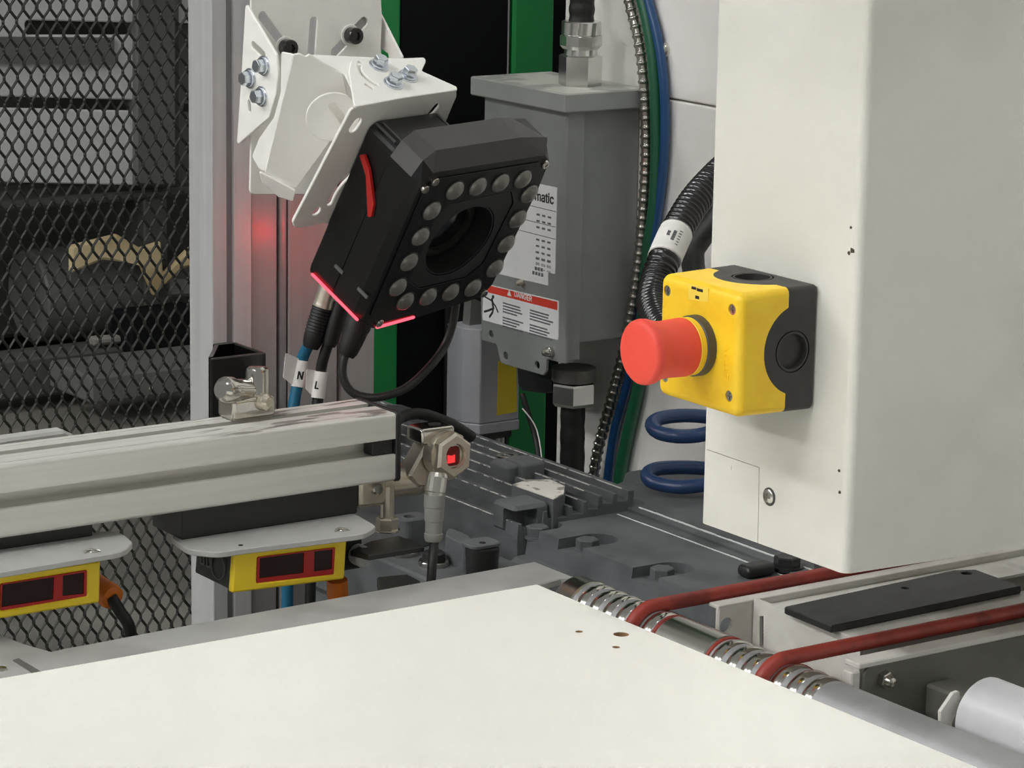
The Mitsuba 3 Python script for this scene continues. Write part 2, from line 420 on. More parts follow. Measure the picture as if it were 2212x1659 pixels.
tg = [(1.5088,1.1495),(1.4879,1.1505),(1.4874,1.1414),(1.5079,1.1398)]
t = part(k, 'legend_tag', prism(tg, FYZ(ex0 + .0001), -.0005, .0002, r=.0008), 'tag_yellow', label='pale yellow legend tag')
cy = sum(p[0] for p in tg) / 4; cz = sum(p[1] for p in tg) / 4
for dy, dz, w, h in ((.0042, .0028, .0046, .0016), (-.002, .0024, .006, .0018), (.0005, -.0026, .0036, .002)):
    part(t, 'print_mark', cbox(ex0 - .0007, ex0 - .0003, cy + dy - w / 2, cy + dy + w / 2, cz + dz - h / 2, cz + dz + h / 2, .0001), 'print_black')
part(cv, 'embossed_letters', text_on('EATON', .0046, (ex0 + .0001, ey0 + .0125, zc - .006), (0, 0, 1), (0, 1, 0), .0005), 'estop_yellow')
bo = (ex0, yc, zc)
part(k, 'bezel', lathe([(-.001, .0195), (.0008, .0197), (.0058, .0195), (.0068, .0185)], bo, (-1, 0, 0), 48), 'collar_black', 30, 'dark grey collar')
part(k, 'yellow_ring', lathe([(.006, .0182), (.0068, .0187), (.0105, .0187), (.0112, .018)], bo, (-1, 0, 0), 48), 'collar_yellow', 30)
part(k, 'mushroom_button', lathe([(.0105, .0172), (.0112, .0184), (.013, .0188), (.020, .0186), (.028, .0182), (.034, .0186), (.0375, .0198), (.0405, .0208), (.0435, .0211), (.0458, .0206), (.0472, .0192), (.0480, .0165), (.0485, .010), (.0486, 0)], bo, (-1, 0, 0), 64), 'estop_red', True, 'faded red mushroom push button')

# ---------------------------------------------------------------- board and conveyor
BZ = .92
k = thing('white_board', 'large white laminated board lying on the conveyor with three drilled holes at its corner', 'board')
bx1, by1 = 1.1632, 1.6445
bd = cbox(-.10, bx1, .55, by1, BZ - .018, BZ, .0006)
holes = [((1.1231,1.5394,0.92), .0026), ((1.1429,1.5201,0.92), .0052), ((1.1236,1.4994,0.92), .0026)]
bd = to_mf(bd)
for o, r in holes: bd = bd - to_mf(lathe([(-.0135, r), (.01, r)], o, (0, 0, 1), 28))
part(k, 'panel', to_tm(bd), 'board_white')
for o, r in holes:
    part(k, 'drill_hole', cut(lathe([(-.0137, r + .0002), (-.0004, r + .0002)], o, (0, 0, 1), 28), lathe([(-.0125, r - .0002), (.01, r - .0002)], o, (0, 0, 1), 28)), 'board_core', 30, 'brown bore of a drilled hole')

# driven roller with grooved sleeves, axis along Y
k = thing('drive_roller', 'shiny metal roller with ribbed belt sleeves along the right edge of the white board', 'roller')
RX, RZ, RR = 1.2455, .8754, .0205
part(k, 'tube', lathe([(0, RR - .002), (.002, RR), (.93, RR)], (RX, 1.716, RZ), (0, -1, 0), 40), 'alu_dull', 30)
gp = .0172; R0 = .0205
def sleeve(y_far, n):
    pr = [(0, R0 - .004), (.0012, R0 - .0026)]
    for i in range(n):
        for j in range(1, 9):
            pr.append((.0012 + gp * (i + j / 8), R0 - .0026 + .0040 * math.sin(math.pi * j / 8) ** .6))
    pr.append((pr[-1][0] + .0012, R0 - .004))
    return lathe(pr, (RX, y_far, RZ), (0, -1, 0), 56)
def smooth_sleeve(y_far, y_near):
    return lathe([(0, R0), (.001, R0 + .0012), (y_far - y_near - .001, R0 + .0012), (y_far - y_near, R0)], (RX, y_far, RZ), (0, -1, 0), 48)
s0 = (1.253,1.691,0.8906)[1]; s1 = (1.253,1.5988,0.8922)[1]; s2 = (1.253,1.5365,0.8962)[1]; s3 = (1.253,1.4264,0.8958)[1]
gp = (s0 - s1) / 6
part(k, 'ribbed_sleeve', sleeve(s0 + .001, 6), 'chrome', 40, 'chromed sleeve with belt grooves')
gp2, gp = gp, (s2 - s3) / 7
part(k, 'ribbed_sleeve', sleeve(s2 + .001, 7), 'chrome', 40, 'chromed sleeve with belt grooves')
part(k, 'smooth_sleeve', smooth_sleeve(1.713, s0 + .002), 'nickel', 30, 'polished plain sleeve')
part(k, 'smooth_sleeve', smooth_sleeve(s1 - .004, s2 + .003), 'nickel', 30, 'polished plain sleeve')
part(k, 'shaft_stub', lathe([(0, .009), (.006, .009)], (RX, 1.715, RZ), (0, 1, 0), 24), 'nickel', 30)

def belt_right(y, label, name='round_belt'):
    rb = .0052; r = R0 - .0026 + rb
    pts = [(RX + r * math.cos(a), y, RZ + r * math.sin(a)) for a in np.radians(np.arange(265, 89, -9))]
    pts += [(RX + d, y, RZ + r + .0001 * d) for d in (.02, .06, .12, .2, .3, .42, .55)]
    q = curve(pts, .004)
    solo(name, tube(q, rb, 14, raw=True), 'belt_red', label, 'drive belt', 'round red belts of the roller', smooth=True)
by_1 = (1.3803,1.6186,0.8985)[1]; by_2 = (1.3698,1.4763,0.8985)[1]
belt_right(by_1, 'red round belt running from the roller under the white post')
belt_right(by_2, 'red round belt nearer the camera beside the black cover plate')
for y in (s1 - .0012, s2 + .0010):   # thin red rings seated at the sleeve ends
    t = np.linspace(0, 2 * math.pi, 73)
    part(k, 'red_ring', tube(np.c_[RX + (R0 - .0006) * np.cos(t), np.full(73, y), RZ + (R0 - .0006) * np.sin(t)], .0019, 10, raw=True), 'belt_red', True, 'dark red rubber ring')

# grey conveyor frame plate behind the board
k = thing('conveyor_frame', 'grey painted steel plate edging the conveyor behind the white board', 'conveyor frame')
fz = .8955
fo = [(1.2451,1.7639),(0.9716,1.7555),(0.8467,1.7489),(0.84,1.7697),(0.8321,1.8099),(0.7821,1.8025)]
fo = [(fo[0][0], fo[0][1])] + list(fo[1:])
fo = fo + [(.70, 1.55), (1.15, 1.55), (1.155, 1.63)] + list([(1.2139,1.7128),(1.236,1.7177),(1.2457,1.7147)])
part(k, 'top_plate', prism(fo, FXY(fz), -.006, 0, bev=.0008), 'steel_plate')
part(k, 'rear_flange', cbox(.86, fo[0][0] - .004, 1.756, 1.762, .62, fz - .004, .001), 'steel_plate')
sm = [(0.8166,1.7429),(0.8214,1.7447),(0.8214,1.6998),(0.8151,1.6991)]
part(k, 'seam_cover', prism(sm, FXY(fz), -.001, .0006), 'cabinet_mid', label='dark joint strip across the plate')
part(k, 'leg', cbox(.75, .81, 1.60, 1.66, 0, fz - .006, .002), 'steel_plate')
part(k, 'leg', cbox(1.160, 1.212, 1.69, 1.75, 0, fz - .006, .002), 'steel_plate')
part(k, 'screw', cut(lathe([(-.001, .004), (.0015, .0036), (.002, .002)], (0.8018,1.7296,0.8955), (0, 0, 1), 20), cbox(.80, .81, 1.6, 1.61, .9, .91)), 'nickel', 30)

# right-hand belt channel: back rail, box with black cover, front rail
k = thing('belt_channel', 'white sheet metal channel with a slotted end face between the two red belts', 'conveyor frame')
r1z = .8945; r1y = 1.6045
rail = cut(cbox(1.288, 2.0, r1y - .004, r1y, .80, r1z, .0008), lathe([(-.02, .0058), (.02, .0058)], (1.2953,1.6,0.8809), (0, 1, 0), 24))
part(k, 'back_rail', rail, 'rail_white')
part(k, 'rail_lip', cbox(1.288, 2.0, r1y - .004, r1y + .0075, r1z - .001, r1z + .0018, .0005), 'rail_white')
ec = 1.3185
ef = [(1.5996,0.894),(1.4851,0.9006)]
y_a, y_b = min(ef[0][0], 1.5995), max(ef[1][0], 1.4835); zt = (ef[0][1] + ef[1][1]) / 2
sl = [(1.5925,0.8863),(1.5884,0.8874),(1.5872,0.865),(1.5913,0.8646)]
endp = prism([(y_b, zt), (y_a, zt), (y_a, .80), (y_b, .80)], FYZ(ec), 0, .003, holes=[poly(sl)])
part(k, 'end_face', endp, 'rail_white', label='white end plate with an upright slot')
part(k, 'slot_back', cbox(ec + .004, ec + .006, y_a - .02, y_a - .002, .83, zt - .004, .0005), 'void_black')
ct = [(1.3098,1.5891),(1.3242,1.4915),(1.3771,1.4922),(1.396,1.5014)]
tj = [(1.3942,1.509)][0][0]
part(k, 'top_strip', prism([(ec, y_b), (tj - .001, y_b), (tj - .001, y_b + .03), (ec, y_b + .03)], FXY(zt), -.002, 0, r=.001), 'rail_white')
part(k, 'top_strip', prism([(tj + .001, y_b), (2.0, y_b), (2.0, y_b + .03), (tj + .001, y_b + .03)], FXY(zt), -.002, 0, r=.001), 'rail_white')
part(k, 'top_strip', prism([(ec, y_a), (2.0, y_a), (2.0, y_a - .035), (ec, y_a - .035)], FXY(zt), -.008, -.006, r=.001), 'rail_white')
part(k, 'side_plate', cbox(ec + .003, 2.0, y_b, y_b + .003, .80, zt - .002, .0006), 'rail_white')
cvp = poly([(1.3125,1.5591),(1.3104,1.5064),(1.4909,1.5107),(1.4913,1.5244),(1.4929,1.5602),(1.4783,1.5675)], .0012)
part(k, 'cover_plate', prism(cvp, FXY(zt), .0002, .0055, bev=.0008, holes=[disc(*[(1.4159,1.5504)][0], .0024), disc(*[(1.4802,1.5564)][0], .0036)]), 'cover_black', label='black plastic cover plate with two holes')
part(k, 'leg', cbox(1.55, 1.60, y_b + .01, y_a - .01, 0, zt - .004, .002), 'rail_white')
k = thing('front_rail', 'dark grey side plate with a white upper lip and a bright cap nut', 'conveyor rail')
r2y, r2z = 1.4525, .8948
part(k, 'plate', prism(poly([(1.292, .74), (2.0, .74), (2.0, r2z - .004), (1.292, r2z - .004)], .006), FXZ(r2y), -.001, .002, bev=.0006), 'rail_dark')
part(k, 'lip', cbox(1.287, 2.0, r2y - .0025, r2y + .0125, r2z - .004, r2z, .0008), 'rail_white', label='white lip')
part(k, 'end_return', cbox(1.283, 1.291, r2y, r2y + .010, .80, r2z - .006, .001), 'rail_white')
an = (1.309,1.4505,0.881)
c = part(k, 'cap_nut', cat(hexa(an, (0, -1, 0), .0105, .0062, turn=.3), lathe([(.005, .0046), (.0075, .0043), (.0096, .003), (.0104, .0012), (.0106, 0)], an, (0, -1, 0), 24)), 'chrome', 30, 'bright domed cap nut')
part(k, 'leg', cbox(1.62, 1.66, r2y, r2y + .03, 0, .745, .002), 'rail_dark')
part(k, 'scratch', prism([(1.3462,0.8917),(1.3486,0.893),(1.3552,0.8938),(1.3557,0.8928),(1.3504,0.892),(1.3471,0.8909)], FXZ(r2y - .0018), 0, .0005), 'rail_white')
k = thing('idler_roller', 'pale grey tubular roller in the lower right corner', 'roller')
iy = 1.405; ic = (1.3579,1.405,0.86); ir = .0265
part(k, 'tube', lathe([(0, ir - .0015), (.0015, ir), (.9, ir)], ic, (0, -1, 0), 64), 'idler_white', 30)
part(k, 'end_cap', lathe([(0, .012), (.008, .012), (.0085, .01)], ic, (0, 1, 0), 24), 'black_plastic', 30)
part(k, 'axle', lathe([(0, .005), (.05, .005)], ic, (0, 1, 0), 16), 'nickel', 30)
part(k, 'bracket', prism(poly([(1.3235,0.8672),(1.3339,0.8782),(1.3392,0.8789),(1.3398,0.8692),(1.334,0.8574),(1.3315,0.8321),(1.3257,0.8332)], .001), FXZ(1.412), 0, .003), 'rail_white', label='thin bent holding bracket')
part(k, 'bracket_arm', cbox(ic[0] - .012, ic[0] + .012, 1.412, 1.4500, ic[2] - .012, ic[2] + .012, .002), 'rail_dark')

# ---------------------------------------------------------------- aluminium beam with its sensors
k = thing('aluminium_beam', 'silver slotted aluminium profile crossing the left half with a black end cap', 'aluminium profile')
B0, B1, BZ0, BZ1, BX = 1.810, 1.868, .9585, 1.0085, 1.1525
def tslot(cx, cz, dx, dz, w=.0115, lip=.0045, wide=.022, deep=.0155):
    # opening + undercut, seen along x; (dx, dz) points into the profile
    def rc(t0, t1, h):
        px, pz = -dz, dx
        return sg.Polygon([(cx + dx * t0 + px * h, cz + dz * t0 + pz * h), (cx + dx * t1 + px * h, cz + dz * t1 + pz * h), (cx + dx * t1 - px * h, cz + dz * t1 - pz * h), (cx + dx * t0 - px * h, cz + dz * t0 - pz * h)])
    und = sg.Polygon([(cx + dx * lip - dz * wide / 2, cz + dz * lip + dx * wide / 2), (cx + dx * deep - dz * w * .4, cz + dz * deep + dx * w * .4), (cx + dx * deep + dz * w * .4, cz + dz * deep - dx * w * .4), (cx + dx * lip + dz * wide / 2, cz + dz * lip - dx * wide / 2)])
    return rc(-.002, lip + .001, w / 2).union(und)
ym, zm = (B0 + B1) / 2, (BZ0 + BZ1) / 2
prof = sg.box(B0, BZ0, B1, BZ1).buffer(-.0025).buffer(.0025, quad_segs=4)
for c in (tslot(B0, zm + .0005, 1, 0), tslot(B1, zm, -1, 0), tslot(ym + .004, BZ1, 0, -1, .0095), tslot(ym, BZ0, 0, 1)):
    prof = prof.difference(c)
for y in (B0 + .0085, B1 - .009):
    prof = prof.difference(sg.box(y - .0004, BZ1 - .0006, y + .0004, BZ1 + .001))
prof = prof.difference(disc(ym, zm, .0045))
part(k, 'profile', extrude_x(prof, .45, BX), 'alu', 25)
for y0, y1 in ((B0 + .0006, B0 + .0075), (B0 + .0095, ym - .001), (ym + .009, B1 - .0007)):
    pass
part(k, 'end_cap', extrude_x(sg.box(B0 - .0008, BZ0 - .0008, B1 + .0008, BZ1 + .0008).buffer(-.003).buffer(.003), BX, BX + .0045, bev=.0008), 'black_plastic', label='black plastic end cap')
part(k, 'slot_plug', cbox(BX - .018, BX - .0002, B0 + .0028, B0 + .0150, zm - .0050, zm + .0062, .0008), 'black_plastic')
part(k, 'support_post', cbox(.50, .55, 1.815, 1.863, 0, BZ0, .002), 'alu')

def mount_plate(label, out, z, hang):
    k = thing('sensor_mount', label, 'mounting plate')
    part(k, 'plate', prism(poly(out, .012), FXY(z), -.0042, 0, bev=.0006), 'plate_grey')
    part(k, 'hanger_bar', cbox(hang[0], hang[1], 1.822, 1.866, z - .0002, BZ0 - .0003, .0008), 'black_satin', label='dark flat bar under the beam')
    for x in (hang[0] + .02, hang[1] - .02):
        part(k, 'screw', lathe([(-.001, .0032), (.0022, .003), (.003, .002)], (x, 1.833, z), (0, 0, 1), 16), 'nickel', 30)
    return k
z2 = .9350
m2 = mount_plate('grey plate with rounded corners under the beam, over the right yellow sensor', [(0.9814,1.8396),(0.9752,1.7978),(0.9889,1.7798),(1.0075,1.7798),(1.1018,1.7704),(1.1204,1.7829),(1.1265,1.8275),(1.0833,1.8334),(1.009,1.8361)], z2, (.9840, 1.128))
m1 = mount_plate('grey plate with rounded corners at the left edge, over the left yellow sensor', [(0.7923,1.8225),(0.9332,1.8303),(0.9352,1.8149),(0.9306,1.7924),(0.9176,1.7782),(0.9093,1.775),(0.8221,1.7719),(0.7693,1.7705)], .9475, (.70, .915))
for kk, q in ((m2, (1.0927,1.7862,0.935)), (m1, (0.8958,1.7858,0.9475))):
    part(kk, 'spring_clip', cat(tube([(q[0] - .006, q[1] - .001, q[2] + .0008), (q[0] - .002, q[1] + .001, q[2] + .0016), (q[0] + .002, q[1], q[2] + .0012), (q[0] + .005, q[1] - .003, q[2] + .0008)], .0007, 6, .002), washer((q[0] + .001, q[1], q[2] - .0005), (0, 0, 1), .0036, .0014)), 'nickel', 30)
part(m2, 'small_hole', lathe([(-.001, .0019), (.0002, .0017)], (1.012,1.7884,0.935), (0, 0, 1), 14), 'black_plastic')

def display_sensor(label, quad, win, win2, red):
    # quad: XZ corners of the yellow front (tl, tr, br, bl) at y = 1.785
    k = thing('display_sensor', label, 'sensor')
    y = 1.785
    xs = [q[0] for q in quad]; zs = [q[1] for q in quad]
    F = FXZ(y)
    out = poly(quad, .0018)
    bz = quad[0]
    part(k, 'front', prism(out, F, -.006, 0, bev=.0012, holes=[poly(red, .001)]), 'sensor_yellow', label='yellow front frame')
    inn = [(q[0] + (.001 if q[0] < sum(xs) / 4 else -.002), q[1] + (.0012 if q[1] < sum(zs) / 4 else -.0012)) for q in quad]
    part(k, 'body', prism(poly(inn, .0015), F, -.055, -.0062, bev=.0006), 'dark_side', label='dark grey housing')
    part(k, 'bezel', prism(poly(red, .001).buffer(-.0001), F, -.004, -.0006, holes=[poly(win, .0005), poly(win2, .0005)]), 'sensor_red', label='red bezel')
    part(k, 'window', prism(poly(win, .0005).buffer(-.0001), F, -.0038, -.0014), 'sensor_window')
    part(k, 'window', prism(poly(win2, .0005).buffer(-.0001), F, -.0038, -.0014), 'sensor_window')
    xl = min(inn[0][0], inn[3][0])
    zc = (bz[1] + quad[3][1]) / 2
    part(k, 'side_ring', put(trimesh.creation.annulus(.0092, .0101, .0010, sections=32), frame((xl + .0003, y + .022, zc), (0, -1, 0), (0, 0, 1))), 'cabinet_mid')
    for a, w in ((.032, .0055), (.041, .005)):
        part(k, 'side_mark', prism(poly([(y + a, zc - .004), (y + a + w, zc - .004), (y + a + w, zc + .004), (y + a, zc + .004)]).difference(poly([(y + a + .001, zc - .003), (y + a + w - .001, zc - .003), (y + a + w - .001, zc + .003), (y + a + .001, zc + .003)])), FYZ(xl), -.0006, .0004), 'cabinet_mid')
    return k
d2 = display_sensor('yellow sensor with a dark red window hanging under the right grey plate',
    [(1.0053,0.9311),(1.0966,0.9286),(1.0949,0.8992),(1.003,0.9024)], [(1.0256,0.9245),(1.0615,0.9234),(1.0612,0.9085),(1.0252,0.9098)], [(1.0699,0.9229),(1.0848,0.9224),(1.0845,0.9079),(1.0696,0.9083)], [(1.0237,0.9254),(1.0871,0.9235),(1.086,0.9039),(1.023,0.9068)])
d1 = display_sensor('yellow sensor with a dark red window and an orange plug at the left edge',
    [(0.8148,0.9409),(0.9022,0.9406),(0.9011,0.9113),(0.8135,0.9113)], [(0.83,0.9343),(0.8677,0.9341),(0.8668,0.9188),(0.829,0.9191)], [(0.8742,0.9341),(0.89,0.934),(0.8895,0.9192),(0.8737,0.92)], [(0.8286,0.9351),(0.8921,0.9353),(0.8915,0.9173),(0.8283,0.9167)])
pl = [(0.9237,1.8364,0.9082),(0.9282,1.8064,0.9004)]
part(d1, 'plug', lathe([(0, .0080), (.010, .0084), (.017, .0092), (.021, .0085), (.0225, .005)], pl[0], np.array(pl[1]) - np.array(pl[0]), 24), 'orange_plug', 30, 'orange connector plug')
part(d1, 'cable', tube([(0.9252,1.8156,0.9039),(0.9297,1.8096,0.8931),(0.9331,1.8052,0.8854),(0.9377,1.8096,0.8668),(0.9431,1.8207,0.8292)], .0042, 12), 'black_rubber', True)
part(d2, 'plug', lathe([(0, .0075), (.012, .0078), (.018, .006)], (1.0975,1.8,0.8947), (.1, .1, -1), 20), 'orange_plug', 30, 'orange connector plug')
part(d2, 'side_knob', lathe([(0, .0078), (.010, .0078), (.012, .0066)], (1.1176,1.805,0.9096), (0, -1, 0), 24), 'cabinet_grey', 30, 'grey adjusting knob')
part(d2, 'knob_block', cbox(1.095, 1.123, 1.806, 1.822, .898, .928, .002), 'black_plastic')

# round sensor on the end of the beam
k = thing('clamp_bracket', 'bright metal tube clamp on a black plate at the right end of the beam', 'clamp')
cc = (1.1627,1.836,0.9503)
part(k, 'cross_tube', lathe([(-.034, .0108), (-.033, .0118), (.020, .0122), (.0212, .0128), (.0225, .0128), (.026, .0120), (.028, .0095)], cc, (1, -.12, .03), 40), 'nickel_warm', 30)
part(k, 'clamp_block', rbox(cc[0] - .034, cc[0] - .010, cc[1] - .015, cc[1] + .012, cc[2] - .013, cc[2] + .011, .004), 'nickel_warm', 30)
part(k, 'socket_screw', lathe([(0, .0042), (.004, .0042), (.005, .0034)], (cc[0] - .020, cc[1] - .0145, cc[2] + .001), (0, -1, .1), 20), 'chrome', 30)
hx = (1.156,1.826,0.917)
part(k, 'hex_nut', hexa(hx, (0, 0, 1), .0145, .0102, .1, .35), 'nickel_warm')
part(k, 'stud', lathe([(0, .0052), (.034, .0052)], hx, (0, 0, 1), 20), 'nickel_warm', 30)
bpz = hx[2]
bp = [(1.104,1.7932),(1.109,1.7756),(1.1561,1.7753),(1.156,1.8099),(1.1299,1.8074)]
part(k, 'base_plate', prism(poly(bp, .001), FXY(bpz), -.0040, 0, bev=.0006), 'black_satin', label='black base plate')
part(k, 'washer', washer((hx[0], hx[1], bpz - .0001), (0, 0, 1), .0098, .0012), 'chrome', 30)
k = thing('round_sensor', 'round metal light sensor with a glowing red lens at the end of the beam', 'sensor')
nc = (1.1987,1.812,0.9719)
ax = unit((.10, -1, .06))
arm = [(1.1706,0.9572),(1.1868,0.9811),(1.1969,0.9876),(1.2195,0.9821),(1.222,0.9549),(1.2105,0.9493),(1.1954,0.9456),(1.1792,0.9477)]
part(k, 'swivel_arm', prism(poly(arm, .003), FXZ(1.838), 0, .018, bev=.002), 'nickel_warm', 30)
n0 = np.array(nc)
part(k, 'flange', lathe([(-.008, .0165), (.001, .0178), (.003, .0172)], n0, ax, 40), 'nickel_warm', 30)
nut = to_mf(hexa(n0 + ax * .002, ax, .0300, .0080, .28, .4)) - to_mf(lathe([(-.02, .0092), (.03, .0092)], n0, ax, 36))
part(k, 'hex_nut', to_tm(nut), 'nickel_warm')
lens = n0 + ax * .0055
Ln = frame(lens, np.cross(-ax, (0, 0, 1)) * -1, (0, 0, 1))
part(k, 'lens_rim', cut(lathe([(-.004, .0094), (.0042, .0094), (.005, .0086)], n0 + ax * .002, ax, 36), prism(poly([(-.0062, -.0072), (.0062, -.0072), (.0062, .0072), (-.0062, .0072)], .0035), frame(lens, np.cross((0, 0, 1), ax), (0, 0, 1)), -.004, .02)), 'nickel', 30)
Fl = frame(n0 + ax * .0035, np.cross((0, 0, 1), ax), (0, 0, 1))
lk = part(k, 'lens', prism(poly([(-.0062, -.0072), (.0062, -.0072), (.0062, .0072), (-.0062, .0072)], .0035).buffer(-.0001), Fl, -.003, .001), 'dark_red', label='dark red lens')
q = part(lk, 'light', prism(poly([(-.0036, -.0056), (.0036, -.0056), (.0036, .0006), (.0012, -.0002), (-.0012, .0002), (-.0036, .001)], .0006), Fl, .0009, .0013), 'led_glow', label='glowing red spot')
scene[q]['emitter'] = {'type': 'area', 'radiance': {'type': 'rgb', 'value': [1.3, .05, .05]}}
tp = (1.1946,1.826,0.9877)
part(k, 'top_cap', rbox(tp[0] - .016, tp[0] + .014, tp[1] - .010, tp[1] + .012, tp[2] - .008, tp[2] + .0045, .003), 'chrome', 30)
part(k, 'cap_socket', hexa((tp[0] + .002, tp[1], tp[2] + .0035), (0, 0, 1), .009, .0016), 'black_plastic')
kn = [(1.17,1.781,0.9669),(1.1669,1.7796,0.9532),(1.165,1.7777,0.918)]
v = np.array(kn[1]) - np.array(kn[0])
part(k, 'knurled_nut', lathe([(-.002, .0062), (.001, .0078), (.012, .0080), (.0125, .0074), (.0155, .0074), (.0165, .0066)], kn[0], v, 18), 'nickel', label='knurled coupling nut')
v2 = np.array(kn[2]) - np.array(kn[1]); h = np.linalg.norm(v2)
part(k, 'connector', lathe([(0, .0076), (.009, .0077), (.0094, .0071), (.0100, .0074), (h * .55, .0070), (h * .56, .0064), (h * .8, .0062), (h * .81, .0069), (h * .9, .0068), (h * .97, .006)], kn[1], v2, 28), 'actuator_dark', 30, 'light grey connector body')
part(k, 'cable', tube([(1.1657,1.7776,0.9193),(1.1582,1.7678,0.9099),(1.1552,1.7652,0.892),(1.1643,1.7818,0.8375)], .0034, 12), 'black_rubber', True)

# chrome clamp standing on the beam, black box bracket behind it
k = thing('swivel_clamp', 'polished chrome swivel clamp standing on the beam in front of the black bracket', 'clamp')
bq = (1.0546,1.85,1.015)
part(k, 'block', rbox(bq[0] - .018, bq[0] + .017, 1.842, 1.866, BZ1 + .0003, BZ1 + .0165, .003), 'chrome', 30)
bt = (1.0618,1.852,1.0267)
part(k, 'barrel', lathe([(-.012, .0072), (-.006, .0088), (.014, .0084), (.0165, .0078), (.018, .006)], bt, (.06, .1, 1), 32), 'chrome', 30)
kb = (1.0362,1.846,1.032)
part(k, 'knob', lathe([(-.022, .0078), (-.003, .0080), (-.001, .0094), (.005, .0096), (.008, .0085), (.0105, .006), (.0112, 0)], kb, (-1, -.35, .18), 32), 'chrome', 30)
sb = (1.0607,1.842,1.0213)
part(k, 'ball_screw', lathe([(-.006, .004), (0, .0066), (.004, .006), (.0065, .0035), (.007, 0)], sb, (.3, -1, .1), 24), 'nickel_warm', 30)
part(k, 'bolt', lathe([(-.010, .0048), (.001, .0050), (.0025, .0042)], (1.0733,1.856,1.0172), (1, -.3, 0), 20), 'nickel_warm', 30)
k = thing('black_box_bracket', 'black open box bracket fixed to the silver post above the beam', 'bracket')
bb = [(1.1556,0.9993),(1.206,0.9975),(1.206,0.9443),(1.1553,0.9502)]
x0, x1 = bb[0][0], bb[1][0]; zt = bb[1][1]
part(k, 'front_plate', cbox(x0, x1, 2.089, 2.093, .93, zt, .001), 'black_gloss')
part(k, 'side_plate', cbox(x1 - .004, x1, 2.093, 2.138, .93, zt, .001), 'black_gloss')
x0b = (1.1836,2.136,1.0049)[0]
part(k, 'back_plate', cbox(x0b, x1 - .004, 2.134, 2.138, .93, zt + .001, .001), 'black_gloss')
part(k, 'fixing_arm', cbox(1.222, 1.232, 2.1382, 2.1995, .93, .95, .001), 'black_gloss')
part(k, 'left_plate', prism([(x0, 2.0935), (x0b, 2.1340), (x0b + .004, 2.1340), (x0 + .004, 2.0935)], FXY(0), .93, zt + .0005), 'black_gloss')

# ---------------------------------------------------------------- posts and columns
k = thing('slotted_post', 'silver aluminium slotted post at the right edge of the wire mesh', 'post')
sp = sg.box(1.2180, 2.2, 1.2562, 2.24).buffer(-.0015).buffer(.0015)
sp = sp.difference(sg.box(1.2318, 2.19, 1.2392, 2.2045)).difference(sg.Polygon([(1.2275, 2.2045), (1.2435, 2.2045), (1.239, 2.2125), (1.232, 2.2125)])).difference(sg.box(1.2318, 2.2355, 1.2392, 2.25))
part(k, 'profile', prism(sp, FXY(0), 0, 1.75), 'post_silver', 25)
part(k, 'foot_plate', cbox(1.18, 1.29, 2.17, 2.28, 0, .01, .002), 'steel_plate')
k = thing('steel_column', 'dull grey steel column of upright panels behind the scanner', 'column')
part(k, 'panel', cbox(1.2567, 1.2825, 2.203, 2.26, 0, 1.75, .0012), 'column_grey')
part(k, 'rod', lathe([(0, .0042), (1.75, .0042)], (1.2892, 2.2075, 0), (0, 0, 1), 20), 'alu_dull', 30)
part(k, 'panel', cbox(1.2938, 1.3425, 2.203, 2.26, 0, 1.75, .0012), 'column_grey')
part(k, 'panel', cbox(1.3468, 1.3822, 2.206, 2.26, 0, 1.75, .0012), 'column_grey')
part(k, 'back_sheet', cbox(1.2570, 1.3815, 2.262, 2.272, 0, 1.75, .0012), 'cabinet_mid')
for z in (.2, 1.7):
    part(k, 'cross_tie', cbox(1.2575, 1.381, 2.2601, 2.2619, z, z + .03, .0004), 'cabinet_mid')
def green(label, x0, x1, y0, y1):
    k = thing('green_post', label, 'machine post', 'green posts of the machine')
    part(k, 'tube', cbox(x0, x1, y0, y1, 0, 1.9, .003), 'frame_green')
    part(k, 'foot_plate', cbox(x0 - .03, x1 + .03, y0 - .03, y1 + .03, 0, .012, .002), 'frame_green')
gl = [(1.5056,2.4,1.0265),(1.5306,2.4,1.2337)]
green('green painted post between the grey column and the black panel', gl[0][0] - .02, gl[1][0], 2.40, 2.46)
gr = [(1.6575,2.4,1.2156),(1.7057,2.4,1.2137)]
green('green painted post left of the white wall, behind the grey switch box', gr[0][0], gr[1][0], 2.40, 2.45)
k = thing('dark_opening_panel', 'black panel standing for the dark opening between the green posts', 'dark panel')
part(k, 'panel', cbox(gl[1][0] + .0005, gr[0][0] - .0005, 2.404, 2.43, .02, 1.9, .002), 'void_black')  # black colour paints in the darkness of the machine opening
part(k, 'edge_strip', cbox(gr[0][0] - .0045, gr[0][0] - .0030, 2.4025, 2.4045, .02, 1.9, .0004), 'column_grey')
k = thing('dark_gap_sheet', 'black sheet standing for the dark gap between the green post and the white wall', 'machine panel')
part(k, 'panel', cbox(gr[1][0] - .005, 1.82, 2.452, 2.48, .0125, 1.9, .002), 'void_black')  # black sheet stands in for the darkness of the gap
part(k, 'brace', cbox(gr[1][0] + .001, gr[1][0] + .012, 2.43, 2.4515, .0125, 1.0, .002), 'cabinet_mid')

